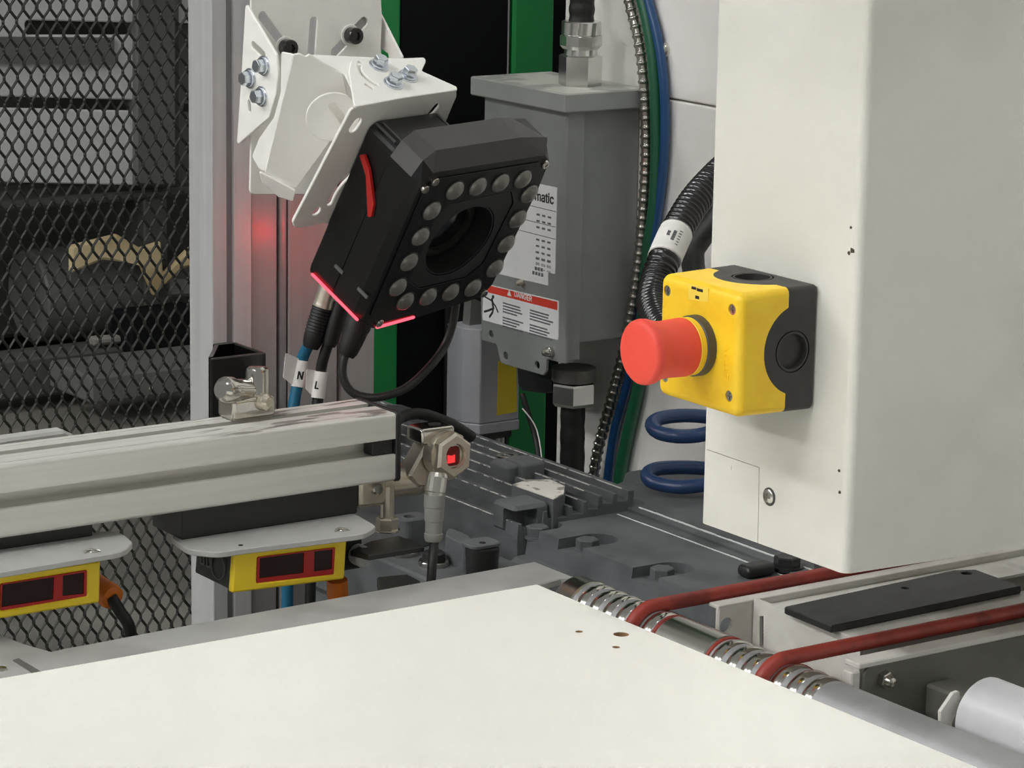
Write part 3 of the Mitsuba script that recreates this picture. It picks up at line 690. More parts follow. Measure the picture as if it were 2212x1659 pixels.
# ---------------------------------------------------------------- expanded metal guard
k = thing('mesh_guard', 'black expanded metal guard of diamond openings left of the silver post', 'wire mesh')
cw, chh, my = .01188, .0224, 2.25
x_r, z_0 = 1.2400, .5600
def strand(a, b, hand):
    a, b = np.array(a), np.array(b)
    d = b - a; e = np.array([0, 0, .16 * d[2]])
    pts = [a, a + e + d * .04, b - e - d * .04, b]
    t = unit(d); q = np.array([0, 1.0, 0]); p = np.cross(t, q)
    ang = .75 * hand
    vs = []
    for i, c in enumerate(pts):
        w = .00125 if i in (0, 3) else .00095
        h = .0014
        u = p * math.cos(ang) + q * math.sin(ang); n_ = -p * math.sin(ang) + q * math.cos(ang)
        for s1, s2 in ((1, 1), (-1, 1), (-1, -1), (1, -1)):
            vs.append(c + u * w * s1 + n_ * h * s2 * .55)
    fs = []
    for i in range(3):
        for j in range(4):
            A, Bq = i * 4 + j, i * 4 + (j + 1) % 4
            fs += [(A, Bq, Bq + 4), (A, Bq + 4, A + 4)]
    fs += [(0, 2, 1), (0, 3, 2), (12, 13, 14), (12, 14, 15)]
    return np.array(vs), np.array(fs)
V, Fc, off = [], [], 0
for i in range(25):
    for j in range(38):
        x, z = x_r - cw * (i + .5), z_0 + chh * j
        for sx, hand in ((-1, 1), (1, -1)):
            for sz in (-1, 1):
                if x + sx * cw / 2 > x_r + 1e-6: continue
                vv, ff = strand((x, my, z + .0004 * math.sin(7 * i + 3 * j)), (x + sx * cw / 2, my + .0006 * sx, z + sz * chh / 2), hand * sz)
                V.append(vv); Fc.append(ff + off); off += len(vv)
part(k, 'expanded_sheet', trimesh.Trimesh(np.vstack(V), np.vstack(Fc), process=False), 'mesh_black')
part(k, 'edge_bar', cbox(x_r - .002, x_r + .003, 2.2415, 2.256, .5, 1.45, .0006), 'mesh_black')
part(k, 'edge_bar', cbox(.935, x_r, 2.244, 2.256, 1.405, 1.417, .0006), 'mesh_black')
part(k, 'edge_bar', cbox(.935, x_r, 2.244, 2.256, .5, .556, .0006), 'mesh_black')

# ---------------------------------------------------------------- scanner bracket
S0 = np.array([1.28805596, 1.92954757, 1.10729176])
SU = unit([0.9793, 0.2012, 0.0205]); SV = np.array([-0.0843, 0.4978, -0.8632]); SV = unit(SV - SU * (SU @ SV)); SN = np.cross(SV, SU)
def FS(n): return frame(S0 + SN * n, SU, SV)          # a along SU, b along SV; +t goes to the scanner's back
def FSV(v): return frame(S0 + SV * v, SU, SN)         # a along SU, c along SN; normal = SU x SN = SV
def FSU(u): return frame(S0 + SU * u, SV, SN)         # b along SV, c along SN; normal = SV x SN
k = thing('scanner_bracket', 'white folded sheet metal bracket holding the black scanner on the grey column', 'bracket')
YB = 2.050
back_out = [(1.1695,1.2991),(1.2872,1.2952),(1.2892,1.266),(1.2842,1.1593),(1.2361,1.1292),(1.1689,1.1341),(1.1714,1.2315)]
def slot_px(a, b, r): return slot(a, b, r)
sl = [slot(*[(1.1805,1.2718),(1.1999,1.2488)], .0038), slot(*[(1.2262,1.2663),(1.2226,1.2217)], .0034), slot(*[(1.272,1.2641),(1.2457,1.2412)], .0036)]
part(k, 'back_plate', prism(poly(back_out, .004), FXZ(YB), -.0025, 0, holes=sl, bev=.0005), 'bracket_white')
for q in ((1.1999,2.045,1.2474), (1.2592,2.045,1.2542)):
    b = part(k, 'black_bolt', cut(lathe([(-.004, .0064), (.0045, .0066), (.0055, .006)], q, (0, -1, 0), 28), hexa((q[0], q[1] - .0035, q[2]), (0, -1, 0), .006, .01)), 'black_gloss', 30, 'black socket head bolt')
    part(b, 'washer', washer((q[0], YB + .0002, q[2]), (0, -1, 0), .0085, .0016), 'bracket_white', 30)
    part(b, 'shank', lathe([(0, .003), (.012, .003)], (q[0], YB, q[2]), (0, 1, 0), 12), 'black_gloss', 30)
part(k, 'stand_off', cbox(1.258, 1.276, YB + .0026, 2.2028, 1.225, 1.33, .001), 'column_grey')
FL = 1.1650
lf = poly([(2.0436,1.3068),(2.0436,1.2814),(1.9993,1.2486),(1.9965,1.2338),(1.9999,1.2179),(2.0104,1.1991),(2.0605,1.1715),(2.0524,1.2315)], .002)
lf_holes = [slot(*[(2.0344,1.2522),(2.0189,1.2463)], .0028), slot(*[(2.0409,1.207),(2.0402,1.2021)], .0022)]
part(k, 'left_flange', prism(lf, FYZ(FL), -.0022, 0, holes=lf_holes, bev=.0005), 'bracket_white')
def zinc_bolt(parent, o, axis, turn):
    o = np.array(o, float); w = unit(axis)
    b = part(parent, 'hex_bolt', cat(hexa(o + w * .0022, w, .0095, .0062, .2, turn), lathe([(.0015, .0068), (.003, .0066)], o, w, 24)), 'zinc', 25, 'zinc plated hex bolt')
    part(b, 'washer', washer(o - w * .0003, w, .0078, .0019), 'zinc', 30)
for q, t in (((1.1625,2.0166,1.2382), .2), ((1.1625,2.0379,1.2264), .5), ((1.1625,2.0202,1.2144), .1)):
    zinc_bolt(k, q, (-1, -.1, 0), t)
rf = poly([(2.0694,1.3007),(2.0676,1.2701),(2.0592,1.2686),(2.0258,1.2373),(2.0312,1.2324),(2.0684,1.2309)], .002)
part(k, 'right_flange', prism(rf, FYZ(1.295), -.0022, 0, holes=[slot(*[(2.0574,1.2382),(2.049,1.2361)], .0026)], bev=.0005), 'bracket_white')
# tilted middle channel
FM = frame((1.1996, 1.9592, 1.2355), (.019, -.008, 0), (0, -.39, 1))
main = [(-0.0401,0.0169),(-0.0353,0.0176),(-0.0309,0.0149),(-0.0283,0.0172),(-0.0021,0.0004),(0.0067,-0.0308),(-0.0326,-0.0972),(-0.0471,-0.0918),(-0.0575,-0.0828)]
part(k, 'tilted_plate', prism(poly(main, .0015), FM, -.0022, 0, bev=.0006), 'bracket_white', 30)
# its left flange, parallel to the fixed flange, with a rounded fold
FL2 = frame((1.1604,1.9695,1.2514), (.25, -.97, 0), (0, -.39, 1))
ml = [(-0.0136,0.001),(-0.0048,0.0006),(0.0005,0),(-0.0399,-0.0948),(-0.0468,-0.0926),(-0.0535,-0.0836),(-0.0444,-0.0689),(-0.0266,-0.0509),(-0.0172,-0.0304)]
part(k, 'rounded_fold', prism(poly(ml, .002), FL2, -.0022, 0, bev=.0008), 'bracket_white')
lipp = [(-0.0625,-0.0799),(-0.0333,-0.0972),(-0.035,-0.1069),(-0.0466,-0.1027),(-0.0593,-0.0904)]
part(k, 'bottom_lip', prism(poly(lipp, .001), FM, .0000, .0030, bev=.0006), 'bracket_white')
ear = [(-0.0093,-0.0305)][0]
part(k, 'round_ear', prism(disc(ear[0], ear[1], .0205, 12), FM, .0085, .0105, holes=[slot((ear[0] + .000, ear[1] + .009), (ear[0] + .010, ear[1] - .006), .0032)], bev=.0005), 'bracket_white')
# top plate and camera plate (an angle), in the scanner's own frame
VB = -.0911
tp1 = [(-0.0974,-0.1317),(0.0071,-0.1093),(-0.0094,-0.094),(0.0062,-0.0697),(0.0048,-0.0669),(-0.054,-0.0645),(-0.1069,-0.0627),(-0.0813,-0.1022)]
part(k, 'top_plate_under', prism(poly([(-0.092,-0.1346),(0.0106,-0.1125),(-0.0068,-0.0967),(-0.0421,-0.0829),(-0.0846,-0.0897),(-0.078,-0.106)], .001), FSV(-.0885), 0, .002, bev=.0005), 'bracket_white')
tp2 = [(-0.0779,-0.1041),(-0.0657,-0.1161),(0.0071,-0.1093),(0.0029,-0.1038),(-0.0102,-0.0936),(0.0076,-0.0701),(0.0048,-0.0663),(-0.0531,-0.0655),(-0.1061,-0.0626)]
hs = [arcslot([(-0.0477,-0.0952)][0], .021, 2.6, 4.1, .0016), slot(*[(-0.0748,-0.0857),(-0.0732,-0.0813)], .0016)]
part(k, 'top_plate', prism(poly(tp2, .002), FSV(VB), -.0022, 0, holes=hs, bev=.0005), 'bracket_white', 30)
for q, t in (([(-0.0463,-0.1052)][0], .3), ([(-0.0498,-0.0828)][0], .1), ([(-0.0293,-0.0886)][0], .5)):
    q = S0 + SU * q[0] + SN * q[1] + SV * (VB - .0022)
    zinc_bolt(k, q, -SV, t)
cp = [(-0.1042,-0.0874),(-0.1011,-0.0887),(-0.0527,-0.0914),(0.004,-0.0925),(0.0073,-0.0869),(0.0079,-0.0608),(-0.0042,-0.0119),(-0.0506,0.0265),(-0.0853,0.0228),(-0.106,0.0235),(-0.112,0.0216),(-0.1164,0.016)]
ch = [slot(*[(-0.093,-0.0693),(-0.0915,-0.0743)], .0042), slot(*[(-0.0135,-0.0736),(-0.0107,-0.079)], .0030), arcslot([(-0.0562,-0.0015)][0], .0285, 3.0, 3.9, .0028), disc(*[(-0.0953,0.0091)][0], .0040)]
part(k, 'camera_plate', prism(poly(cp, .002), FS(-.0662), 0, .0026, holes=ch, bev=.0005), 'bracket_white', 30)

# ---------------------------------------------------------------- scanner
k = thing('barcode_scanner', 'black industrial scanner camera with a ring of sixteen grey LED domes and glowing red edges', 'scanner')
fp = [(-.0765, -.0650), (-.0690, -.0735), (.0530, -.0735), (.0615, -.0660), (.0635, -.0400), (.0620, .0560), (.0545, .0680), (-.0100, .0760), (-.0590, .0780), (-.0745, .0670)]
big = [(-.0800, -.0650), (-.0745, -.0790), (-.0650, -.0870), (.0260, -.0870), (.0560, -.0830), (.0635, -.0700), (.0635, .0640), (.0520, .0760), (-.0590, .0780), (-.0780, .0680)]
def ring3(pts, n): return [S0 + SU * a + SV * b + SN * n for a, b in pts]
mod = hull(ring3(fp, 0) + ring3(big, -.0085) + ring3(big, -.034))
px_, = [disc(0, 0, .0275, 16)]
face_cut = prism(disc(-.003, .001, .0340, 20), FS(.002), 0, .028)
mod = cut(mod, face_cut)
bodyk = part(k, 'light_module', mod, 'black_scanner')
hood = [(-.0760, -.0800), (-.0650, -.0878), (.0262, -.0878), (.0570, -.0838), (.0560, -.0822), (-.0640, -.0862), (-.0745, -.0788)]
hoodm = hull(ring3([(-.0800, -.0652), (-.0748, -.0796), (-.0650, -.0876), (.0260, -.0876), (.0560, -.0836), (.0560, -.0826), (-.0640, -.0866)], -.0085) + ring3([(-.0800, -.0652), (-.0748, -.0796), (-.0650, -.0876), (.0260, -.0876), (.0400, -.0856), (.0400, -.0846), (-.0640, -.0866)], -.0342))
part(k, 'hood', hoodm, 'hood_grey', label='matt grey top cover')
lip = hull(ring3([(-.0690, -.0742), (.0530, -.0742), (.0530, -.0738), (-.0690, -.0738)], .0003) + ring3([(-.0745, -.0798), (-.0650, -.0878), (.0262, -.0878), (.0575, -.0838), (.0575, -.0810), (-.0700, -.0790)], -.0084))
part(k, 'hood_lip', lip, 'hood_grey', label='sloping front lip of the top cover')
bd = poly([(-.0780, -.0745), (-.0020, -.0745), (-.0020, .0740), (-.0780, .0740)], .010)
part(k, 'camera_body', prism(bd, FS(-.0660), -.0318, 0, bev=.0015) if False else prism(bd, FS(-.0342), 0, .0318, bev=.0015), 'black_scanner')
for a in (-.0765, -.0700, -.0120):
    part(k, 'cooling_rib', prism([(a, -.0752), (a + .0016, -.0752), (a + .0016, -.0738), (a, -.0738)], FS(-.038), 0, .024), 'hood_grey')
# face details
plate = poly([(a * .93 - .0004, b * .93 + .0004) for a, b in fp], .002)
inner = poly([(-.036, -.040), (.030, -.043), (.040, -.030), (.037, .030), (.024, .042), (-.026, .044), (-.042, .034), (-.044, -.026)], .004)
part(k, 'face_frame', prism(plate, FS(.0012), 0, .0014, holes=[inner], bev=.0003), 'scanner_face')
part(k, 'inner_bezel', prism(inner.buffer(-.0008), FS(.0004), 0, .0008, holes=[disc(-.003, .001, .0340, 20)]), 'black_plastic')
tubek = part(k, 'lens_tube', cut(lathe([(0, .0336), (.0255, .0336)], S0 + SU * -.003 + SV * .001 - SN * .0258, SN, 48), lathe([(.002, .0310), (.03, .0326)], S0 + SU * -.003 + SV * .001 - SN * .0258, SN, 48)), 'black_plastic', 30)
part(k, 'lens_ring', cut(lathe([(0, .0300), (.007, .0280), (.0085, .0245)], S0 + SU * -.003 + SV * .001 - SN * .0236, SN, 48), lathe([(.004, .0208), (.02, .0225)], S0 + SU * -.003 + SV * .001 - SN * .0236, SN, 48)), 'black_satin', 30)
part(k, 'lens_glass', lathe([(0, .0209), (.001, .0206), (.0028, .015), (.0036, .008), (.0039, 0)], S0 + SU * -.003 + SV * .001 - SN * .0199, SN, 40), 'black_glass', True)
U = .02466
leds = [(a * U, -2.18 * U) for a in (-1.5, -.5, .5, 1.5)] + [(2.15 * U, b * U) for b in (-1.5, -.5, .5, 1.5)] + [(a * U, 2.18 * U) for a in (1.5, .5, -.5, -1.5)] + [(-2.15 * U, b * U) for b in (1.5, .5, -.5, -1.5)]
dome = lathe([(-.001, .0086), (.0008, .0086), (.0020, .0080), (.0034, .0066), (.0044, .0046), (.0050, .0022), (.0051, 0)], (0, 0, 0), (0, 0, 1), 28)
rimm = lathe([(-.0008, .0092), (.0006, .0094), (.0010, .0090)], (0, 0, 0), (0, 0, 1), 28)
for a, b in leds:
    o = S0 + SU * a + SV * b + SN * .0010
    F = frame(o, SU, -SV)
    d = part(k, 'led_dome', put(dome, F), 'led_dome', True)
    part(d, 'rim', put(rimm, F), 'black_plastic', 30)
for a, b in ((-.0640, -.0660), (-.0715, -.0600), (.0560, -.0650), (.0540, .0625), (-.0560, .0720)):
    o = S0 + SU * a + SV * b + SN * .0012
    part(k, 'corner_screw', cut(lathe([(-.001, .0036), (.0014, .0036), (.002, .003)], o, SN, 20), hexa(o + SN * .0008, SN, .003, .004)), 'chrome', 30)
for a, b, c in ((.045, -.012, .006), (.0455, -.062, .005)):
    part(k, 'side_tab', prism(poly([(-.0012, -c), (.0012, -c), (.0012, c), (-.0012, c)]), frame(S0 + SU * -.0785 + SV * a + SN * b * .6, SV, SN), -.0004, .0012), 'cabinet_mid')
streak = [(-0.0469,-0.0607),(-0.0503,-0.0568),(-0.0435,-0.0465),(-0.0239,-0.0295),(-0.0138,-0.0267),(-0.0113,-0.0299),(-0.0371,-0.0469)]
part(k, 'red_streak', prism(poly(streak, .001), FSU(-.0795), -.0006, .002), 'dull_red', label='dull red pipe on the side')  # flat red streak laid on the scanner side
E1 = 5.5
def strip(a0, b0, c0, a1, b1, c1, r):
    p0, p1 = S0 + SU * a0 + SV * b0 + SN * c0, S0 + SU * a1 + SV * b1 + SN * c1
    q = part(k, 'light_strip', lathe([(0, r * .6), (.001, r), (np.linalg.norm(p1 - p0) - .001, r), (np.linalg.norm(p1 - p0), r * .6)], p0, p1 - p0, 10), 'led_glow', label='glowing red light strip')
    scene[q]['emitter'] = {'type': 'area', 'radiance': {'type': 'rgb', 'value': [E1, E1 * .034, E1 * .05]}}
s1_ = [(0.0682,-0.0606),(0.0673,-0.0011)]
strip(-.0785, s1_[0][0], s1_[0][1], -.0785, s1_[1][0], s1_[1][1], .0012)
strip(-.0560, .0775, .0006, -.0160, .0745, .0006, .0013)

p1 = np.array((1.300, 2.1400, 1.064))
part(k, 'added_lamp_arm', tube([S0 + SU * .0 + SV * .02 - SN * .064, S0 + SU * .0 + SV * .025 - SN * .10, p1 - np.array((0, .02, 0)), p1], .0035, 10), 'black_plastic', True)  # arm made up to carry the added lamp
q = part(k, 'added_red_lamp', lathe([(0, .0055), (.001, .006), (.006, .006), (.008, .004), (.0085, 0)], p1, (0, 1, 0), 16), 'led_glow', label='small added red lamp behind the scanner that reddens the column')  # added lamp, hidden by the scanner, casts the red glow on the column
scene[q]['emitter'] = {'type': 'area', 'radiance': {'type': 'rgb', 'value': [40.0, .3, .7]}}

# scanner cables
def connector(prof, a, b, mat, n=24): return lathe(prof, a, np.array(b) - np.array(a), n)
k = thing('scanner_cable', 'blue cable with a black ribbed plug and a white flag hanging from the scanner', 'cable')
c1 = [(1.2351,2.0442,1.049),(1.225,2.0478,1.013),(1.223,2.0596,1.0054)]
L = np.linalg.norm(np.array(c1[1]) - np.array(c1[0]))
pl_ = [(-.01, .0078), (.008, .0080), (.0085, .0070)]
part(k, 'coupling', connector([(-.012, .0078), (.006, .0082), (.0075, .0086), (.010, .0086), (.011, .0078)], c1[0], c1[1], 0, 20), 'nickel_warm', 30, 'metal coupling')
pr = [(.010, .0086)]
for i in range(8): pr += [(.011 + i * .0026, .0084), (.0122 + i * .0026, .0088), (.0128 + i * .0026, .0080)]
pr += [(.034, .0082), (.040, .0076), (.044, .0060)]
part(k, 'plug', connector(pr, c1[0], c1[1], 0), 'black_rubber', 30, 'black ribbed plug')
part(k, 'cord', tube([(1.2251,2.048,1.014),(1.2229,2.0536,1.0057),(1.2209,2.0582,0.9945),(1.2162,2.0566,0.9764),(1.2115,2.0551,0.9582),(1.2046,2.0483,0.9147),(1.2,2.044,0.8396),(1.2004,2.0458,0.7536),(1.2029,2.0514,0.6407)], .0047, 14), 'cable_blue', True)
fl = [(1.2049,1.0033),(1.2156,0.998),(1.2255,0.9928),(1.2213,0.9716),(1.2131,0.9744),(1.2024,0.9836)]
t = part(k, 'flag', prism(poly(fl, .0012), FXZ(2.0565), -.0003, .0003), 'tag_white', label='white paper cable flag')
sl_ = [(1.2213,2.058,0.9949),(1.2163,2.056,0.9742)]
part(t, 'sleeve', connector([(0, .0056), (.0002, .0058), (np.linalg.norm(np.array(sl_[1]) - np.array(sl_[0])) - .0002, .0058), (np.linalg.norm(np.array(sl_[1]) - np.array(sl_[0])), .0056)], sl_[0], sl_[1], 0), 'tag_white', 30)
ln_ = np.array((1.2191,2.0565,0.9833)) - CAM_FWD * .0066
part(t, 'letter', text_on('N', .0062, ln_, (1, .05, -.22), (.2, 0, 1), .0004, True), 'print_black')
k = thing('scanner_cable', 'black cable with a white flag marked L hanging from the scanner', 'cable')
c2 = [(1.243,2.0407,1.0331),(1.2357,2.0399,1.0114)]
part(k, 'plug', connector([(-.01, .0080), (.004, .0082), (.012, .0076), (.022, .0064), (.026, .0050)], c2[0], c2[1], 0), 'black_rubber', 30)
part(k, 'cord', tube([(1.2402,2.0402,1.0241),(1.2353,2.0421,1.0091),(1.2321,2.0445,0.9958),(1.2319,2.0477,0.9839),(1.2277,2.0449,0.9622),(1.2195,2.038,0.9151),(1.2153,2.0334,0.84),(1.2152,2.0356,0.754),(1.2176,2.0413,0.6411)], .0044, 14), 'black_rubber', True)
fl = [(1.2192,0.9898),(1.2287,0.988),(1.2373,0.9848),(1.2344,0.9635),(1.2253,0.9668),(1.2184,0.974)]
t = part(k, 'flag', prism(poly(fl, .0012), FXZ(2.048), -.0003, .0003), 'tag_white', label='white paper cable flag')
sl_ = [(1.2318,2.0461,0.9869),(1.2274,2.0437,0.9662)]
part(t, 'sleeve', connector([(0, .0054), (.0002, .0056), (np.linalg.norm(np.array(sl_[1]) - np.array(sl_[0])), .0056)], sl_[0], sl_[1], 0), 'tag_white', 30)
part(t, 'letter', text_on('L', .0058, np.array((1.2282,2.0458,0.9763)) - CAM_FWD * .0066, (1, .05, -.25), (.2, 0, 1), .0004, True), 'print_black')
k = thing('looped_cable', 'black cable looping from the scanner plug to the right and back up behind it', 'cable')
c3 = [(1.2422,2.0045,1.0356),(1.2294,2.0056,1.0062)]
part(k, 'plug', connector([(-.012, .0105), (.006, .0105), (.009, .0098), (.018, .0092), (.027, .0080), (.031, .0062)], c3[0], c3[1], 0), 'black_rubber', 30)
part(k, 'cord', tube([(1.2331,2.0053,1.0148),(1.2279,2.0059,1.0034),(1.2263,2.0037,0.9909),(1.2302,1.9982,0.9803),(1.2393,1.9907,0.9759),(1.2514,1.9826,0.9769),(1.2725,1.9818,0.9821),(1.2947,1.9828,0.9968),(1.3115,1.9874,1.0112),(1.3192,1.9874,1.0311),(1.3227,1.9897,1.0491),(1.3271,2.0034,1.0653),(1.3182,2.0004,1.0778)], .0034, 14, .004), 'black_satin', True)

# ---------------------------------------------------------------- grey electrical box on the white wall
k = thing('switch_box', 'grey steel electrical switch box with a lid and paper labels, mounted on the white wall', 'electrical box')
XF = 1.568; yb0, yb1, zb0, zb1 = 2.186, 2.322, .936, 1.172
part(k, 'body', cbox(XF + .004, WX, yb0 + .003, yb1 - .002, zb0 + .012, zb1, .0012), 'ebox_grey')
door = poly([(2.1866,1.1616),(2.179,0.9329),(2.2087,0.9322),(2.2097,0.9204),(2.214,0.9161),(2.2774,0.9148),(2.2828,0.9156),(2.2901,0.9314),(2.3147,0.9309),(2.3175,0.9767),(2.3156,1.1611)], .002)
dh = [disc(*[(2.2991,0.9394)][0], .0035), disc(*[(2.2746,0.9232)][0], .0036), disc(*[(2.2238,0.9238)][0], .0036)]
dk = part(k, 'door', prism(door, FYZ(XF), 0, .003, holes=dh, bev=.0006), 'ebox_grey', label='front door plate with a drilled lower tab')
part(k, 'door_return', cbox(XF + .0005, XF + .020, yb0 - .0012, yb0 + .0022, zb0 - .002, zb1, .0008), 'ebox_grey')
ld = [(XF - .007, yb0 - .008), (WX, yb0 - .008), (WX, yb1 + .008), (XF - .007, yb1 + .008)]
ltop = (1.561,2.1759,1.1772)[2]; lbot = (1.561,2.1753,1.16)[2]
part(k, 'lid', prism(poly(ld, .002), FXY(0), lbot, ltop, bev=.0012), 'ebox_dusty', label='dusty overhanging lid')
def door_label(name, pts, mat, lab, t=.0004, r=.0, holes=()):
    return part(k, name, prism(poly(pts, r), FYZ(XF), -t, .0002), mat, label=lab)
# rating label (its left half is behind the scanner): rows of print
R = [(2.1975,1.091),(2.1977,1.0124),(2.3015,1.009),(2.3007,1.0896)]
rl = part(k, 'rating_label', prism(poly(R), FYZ(XF), -.0004, .0002), 'label_white', label='white rating label with rows of print')
r2 = [(2.2085,1.0124),(2.2081,1.0002),(2.3088,0.9978),(2.3092,1.0104)]
r2k = part(k, 'code_label', prism(poly(r2), FYZ(XF), -.0006, .0002), 'label_white', label='small white label below the rating label')
yR, yL = R[0][0], R[3][0]
zT, zB = R[0][1], R[1][1]
def mark(parent, y, z, w, h, t=.0004, mat='label_print', slant=0.0):
    return prism([(y - w / 2, z - h / 2), (y + w / 2, z - h / 2), (y + w / 2, z + h / 2), (y - w / 2, z + h / 2)], FYZ(XF), -.0002 - t, -t + .0001)
part(rl, 'logo', text_on('matic', .0085, (XF - .0004, yR + .019, zT - .0115), (0, -1, 0), (0, 0, 1), .0003, True), 'print_black', label='black lettering')
def y_of(px): return yR + (1204 - px) / 1.47e3
ms = []
for z in (.022, .036, .047):
    ms.append(cbox(XF - .0006, XF - .0003, yR + .001, yL - .001, zT - z - .0003, zT - z + .0003, .00005))
rq = random.Random(9)
for row in range(7):
    z = zT - .0285 - row * .0058 if row < 3 else zT - .034 - row * .0058
    for col in range(3):
        y = yR + .011 + col * .0088
        ms.append(cbox(XF - .0006, XF - .0003, y - .0028, y + .0022, z - .0009, z + .0009, .0001))
for row in range(3):
    for col in range(3):
        y = yR + .0085 + col * .0088; z = zT - .0735 + (1 - row) * .0050
        for c in range(2):
            ms.append(put(trimesh.creation.annulus(.0007, .0014, .0003, sections=8), frame((XF - .0003, y + c * .0034, z), (0, -1, 0), (0, 0, 1))))
part(rl, 'print_rows', cat(*ms), 'label_print', kind='stuff')
ms = []
for row in range(2):
    for c in range(3 + row):
        y = r2[0][0] + .010 + c * .0046 + row * -.001
        ms.append(cbox(XF - .0008, XF - .0005, y - .0016, y + .0016, r2[0][1] - .0010 - row * .0046, r2[0][1] + .0022 - row * .0046, .0001))
part(r2k, 'print_rows', cat(*ms), 'label_print', kind='stuff')
# danger label
Wq = [(2.1911,0.989),(2.1905,0.953),(2.313,0.9507),(2.3124,0.9855)]
wl = part(k, 'warning_label', prism(poly(Wq, .002), FYZ(XF), -.0005, .0002), 'label_white', label='white warning label with a red heading and a falling figure')
hd = [(2.1932,0.9878),(2.1929,0.9802),(2.3106,0.9783),(2.3108,0.9848)]
hk = part(wl, 'red_heading', prism(poly(hd, .0003), FYZ(XF), -.0008, 0), 'label_red')
hc = [(2.2465,0.9841)][0]
dirY = unit((0, -1, -.015))
part(wl, 'heading_text', text_on('DANGER', .0050, (XF - .0008, hc[0], hc[1]), dirY, (0, 0, 1), .0003, True), 'label_white')
tq = [(2.2689,0.9834)][0]
part(wl, 'warning_triangle', prism([(tq[0] - .0034, tq[1] - .0026), (tq[0] + .0034, tq[1] - .0026), (tq[0], tq[1] + .0032)], FYZ(XF), -.0011, -.0007), 'label_white')
fig = []
for pts, r in (([(2.2974,0.973),(2.2949,0.9647)], .0013), ([(2.2997,0.9718),(2.3089,0.9733)], .0006), ([(2.2989,0.9719),(2.2911,0.9671),(2.2872,0.9625)], .0007), ([(2.2949,0.9647),(2.3017,0.9618),(2.3093,0.9592)], .0010), ([(2.2949,0.9647),(2.2963,0.9605),(2.3008,0.9558)], .0010)):
    fig.append(sg.LineString(pts).buffer(r, quad_segs=3))
fig.append(disc(*[(2.2956,0.9755)][0], .0017))
part(wl, 'falling_figure', cat(*[prism(q, FYZ(XF), -.0008, -.0004) for q in fig]), 'print_black', label='black falling figure')
if True:
    ms = []
    for blk, (xa, xb) in enumerate(([(2.2792,0.9743),(2.2462,0.9746)], [(2.2358,0.9751),(2.1985,0.975)])):
        ya, yb_ = xa[0], xb[0]; zt_ = (xa[1] + xb[1]) / 2 - .0012
        for row in range(9):
            if row in (4,): continue
            ln = 1.0 - .35 * rq.random()
            ms.append(cbox(XF - .0008, XF - .0005, ya - (ya - yb_) * ln, ya, zt_ - row * .0027 - .0014, zt_ - row * .0027, .0001))
    part(wl, 'print_rows', cat(*ms), 'label_print', kind='stuff')
# bolts of the box
part(k, 'acorn_bolt', lathe([(-.001, .0046), (.003, .0046), (.0034, .0040), (.0060, .0038), (.0085, .0026), (.0095, 0)], (1.567,2.201,0.9405), (-1, 0, 0), 24), 'chrome', 30, 'bright domed bolt')
part(k, 'lock_pin', lathe([(-.001, .0032), (.004, .003), (.006, .0016), (.0064, 0)], (1.567,2.2491,0.9962), (-1, 0, 0), 18), 'nickel_warm', 30)
part(k, 'hasp', prism(poly([(2.3017,0.9096),(2.2453,0.9125),(2.2446,0.8916),(2.2549,0.8879),(2.2925,0.8837),(2.2988,0.8883)], .002), FYZ(1.60), 0, .02), 'black_plastic', label='black moulding under the door')
# conduit fitting on the lid
k = thing('conduit_fitting', 'bright metal hexagonal conduit fitting on top of the grey switch box', 'conduit fitting')
f0 = np.array((1.6124,2.2278,1.1775)); f0[2] = ltop
h = lambda py: (183 - py) / (6586.5 / 2.74) / .977
part(k, 'lower_hex', hexa(f0, (0, 0, 1), .0345, h(118), .05, .25), 'fitting')
part(k, 'neck', lathe([(0, .0155), (h(104) - h(121), .0145)], f0 + [0, 0, h(121)], (0, 0, 1), 32), 'fitting', 30)
part(k, 'upper_nut', lathe([(0, .0165), (h(98) - h(106), .0195), (h(78) - h(106), .0195), (h(76) - h(106), .0175)], f0 + [0, 0, h(106)], (0, 0, 1), 10, .2), 'fitting')
part(k, 'collar', lathe([(0, .0172), (.001, .0178), (h(49) - h(77), .0178), (h(47) - h(77), .0168)], f0 + [0, 0, h(77)], (0, 0, 1), 32), 'fitting', 30)
cond = lambda pts, r, **kw: tube(pts, r, **kw)
k = thing('black_conduit', 'black ribbed conduit rising from the metal fitting above the grey switch box', 'conduit')
ft = f0 + [0, 0, h(52)]
part(k, 'hose', tube([ft, ft + [.0005, 0, .03], ft + [.002, 0, .1], ft + [.004, 0, .4]], .0112, 20, .0022, ribs(.0112, .0125, .05, 1.0)), 'black_rubber', True)
k = thing('black_conduit', 'black conduit hanging from the gland under the grey switch box', 'conduit')
g0 = np.array((1.607,2.2202,0.9234))
g = lambda py: -(py - 782) / (6586.5 / 2.74) / .977
b = part(k, 'gland_body', lathe([(0.005, .0205), (g(782) - g(822), .0205), (g(782) - g(824), .0180)], g0, (0, 0, -1), 28), 'rail_dark', 30)
part(k, 'gland_nut', hexa(g0 + [0, 0, g(826)], (0, 0, -1), .0375, g(826) - g(876), .15, .1), 'fitting', label='metal hexagonal gland nut')
gb = g0 + [0, 0, g(876)]
part(k, 'hose', tube([gb + [0, 0, .01], gb + [0, 0, -.03], gb + [.001, 0, -.10], gb + [.004, 0, -.5]], .0112, 20, .003, ribs(.0112, .02, .03, 1.0)), 'black_rubber', True)

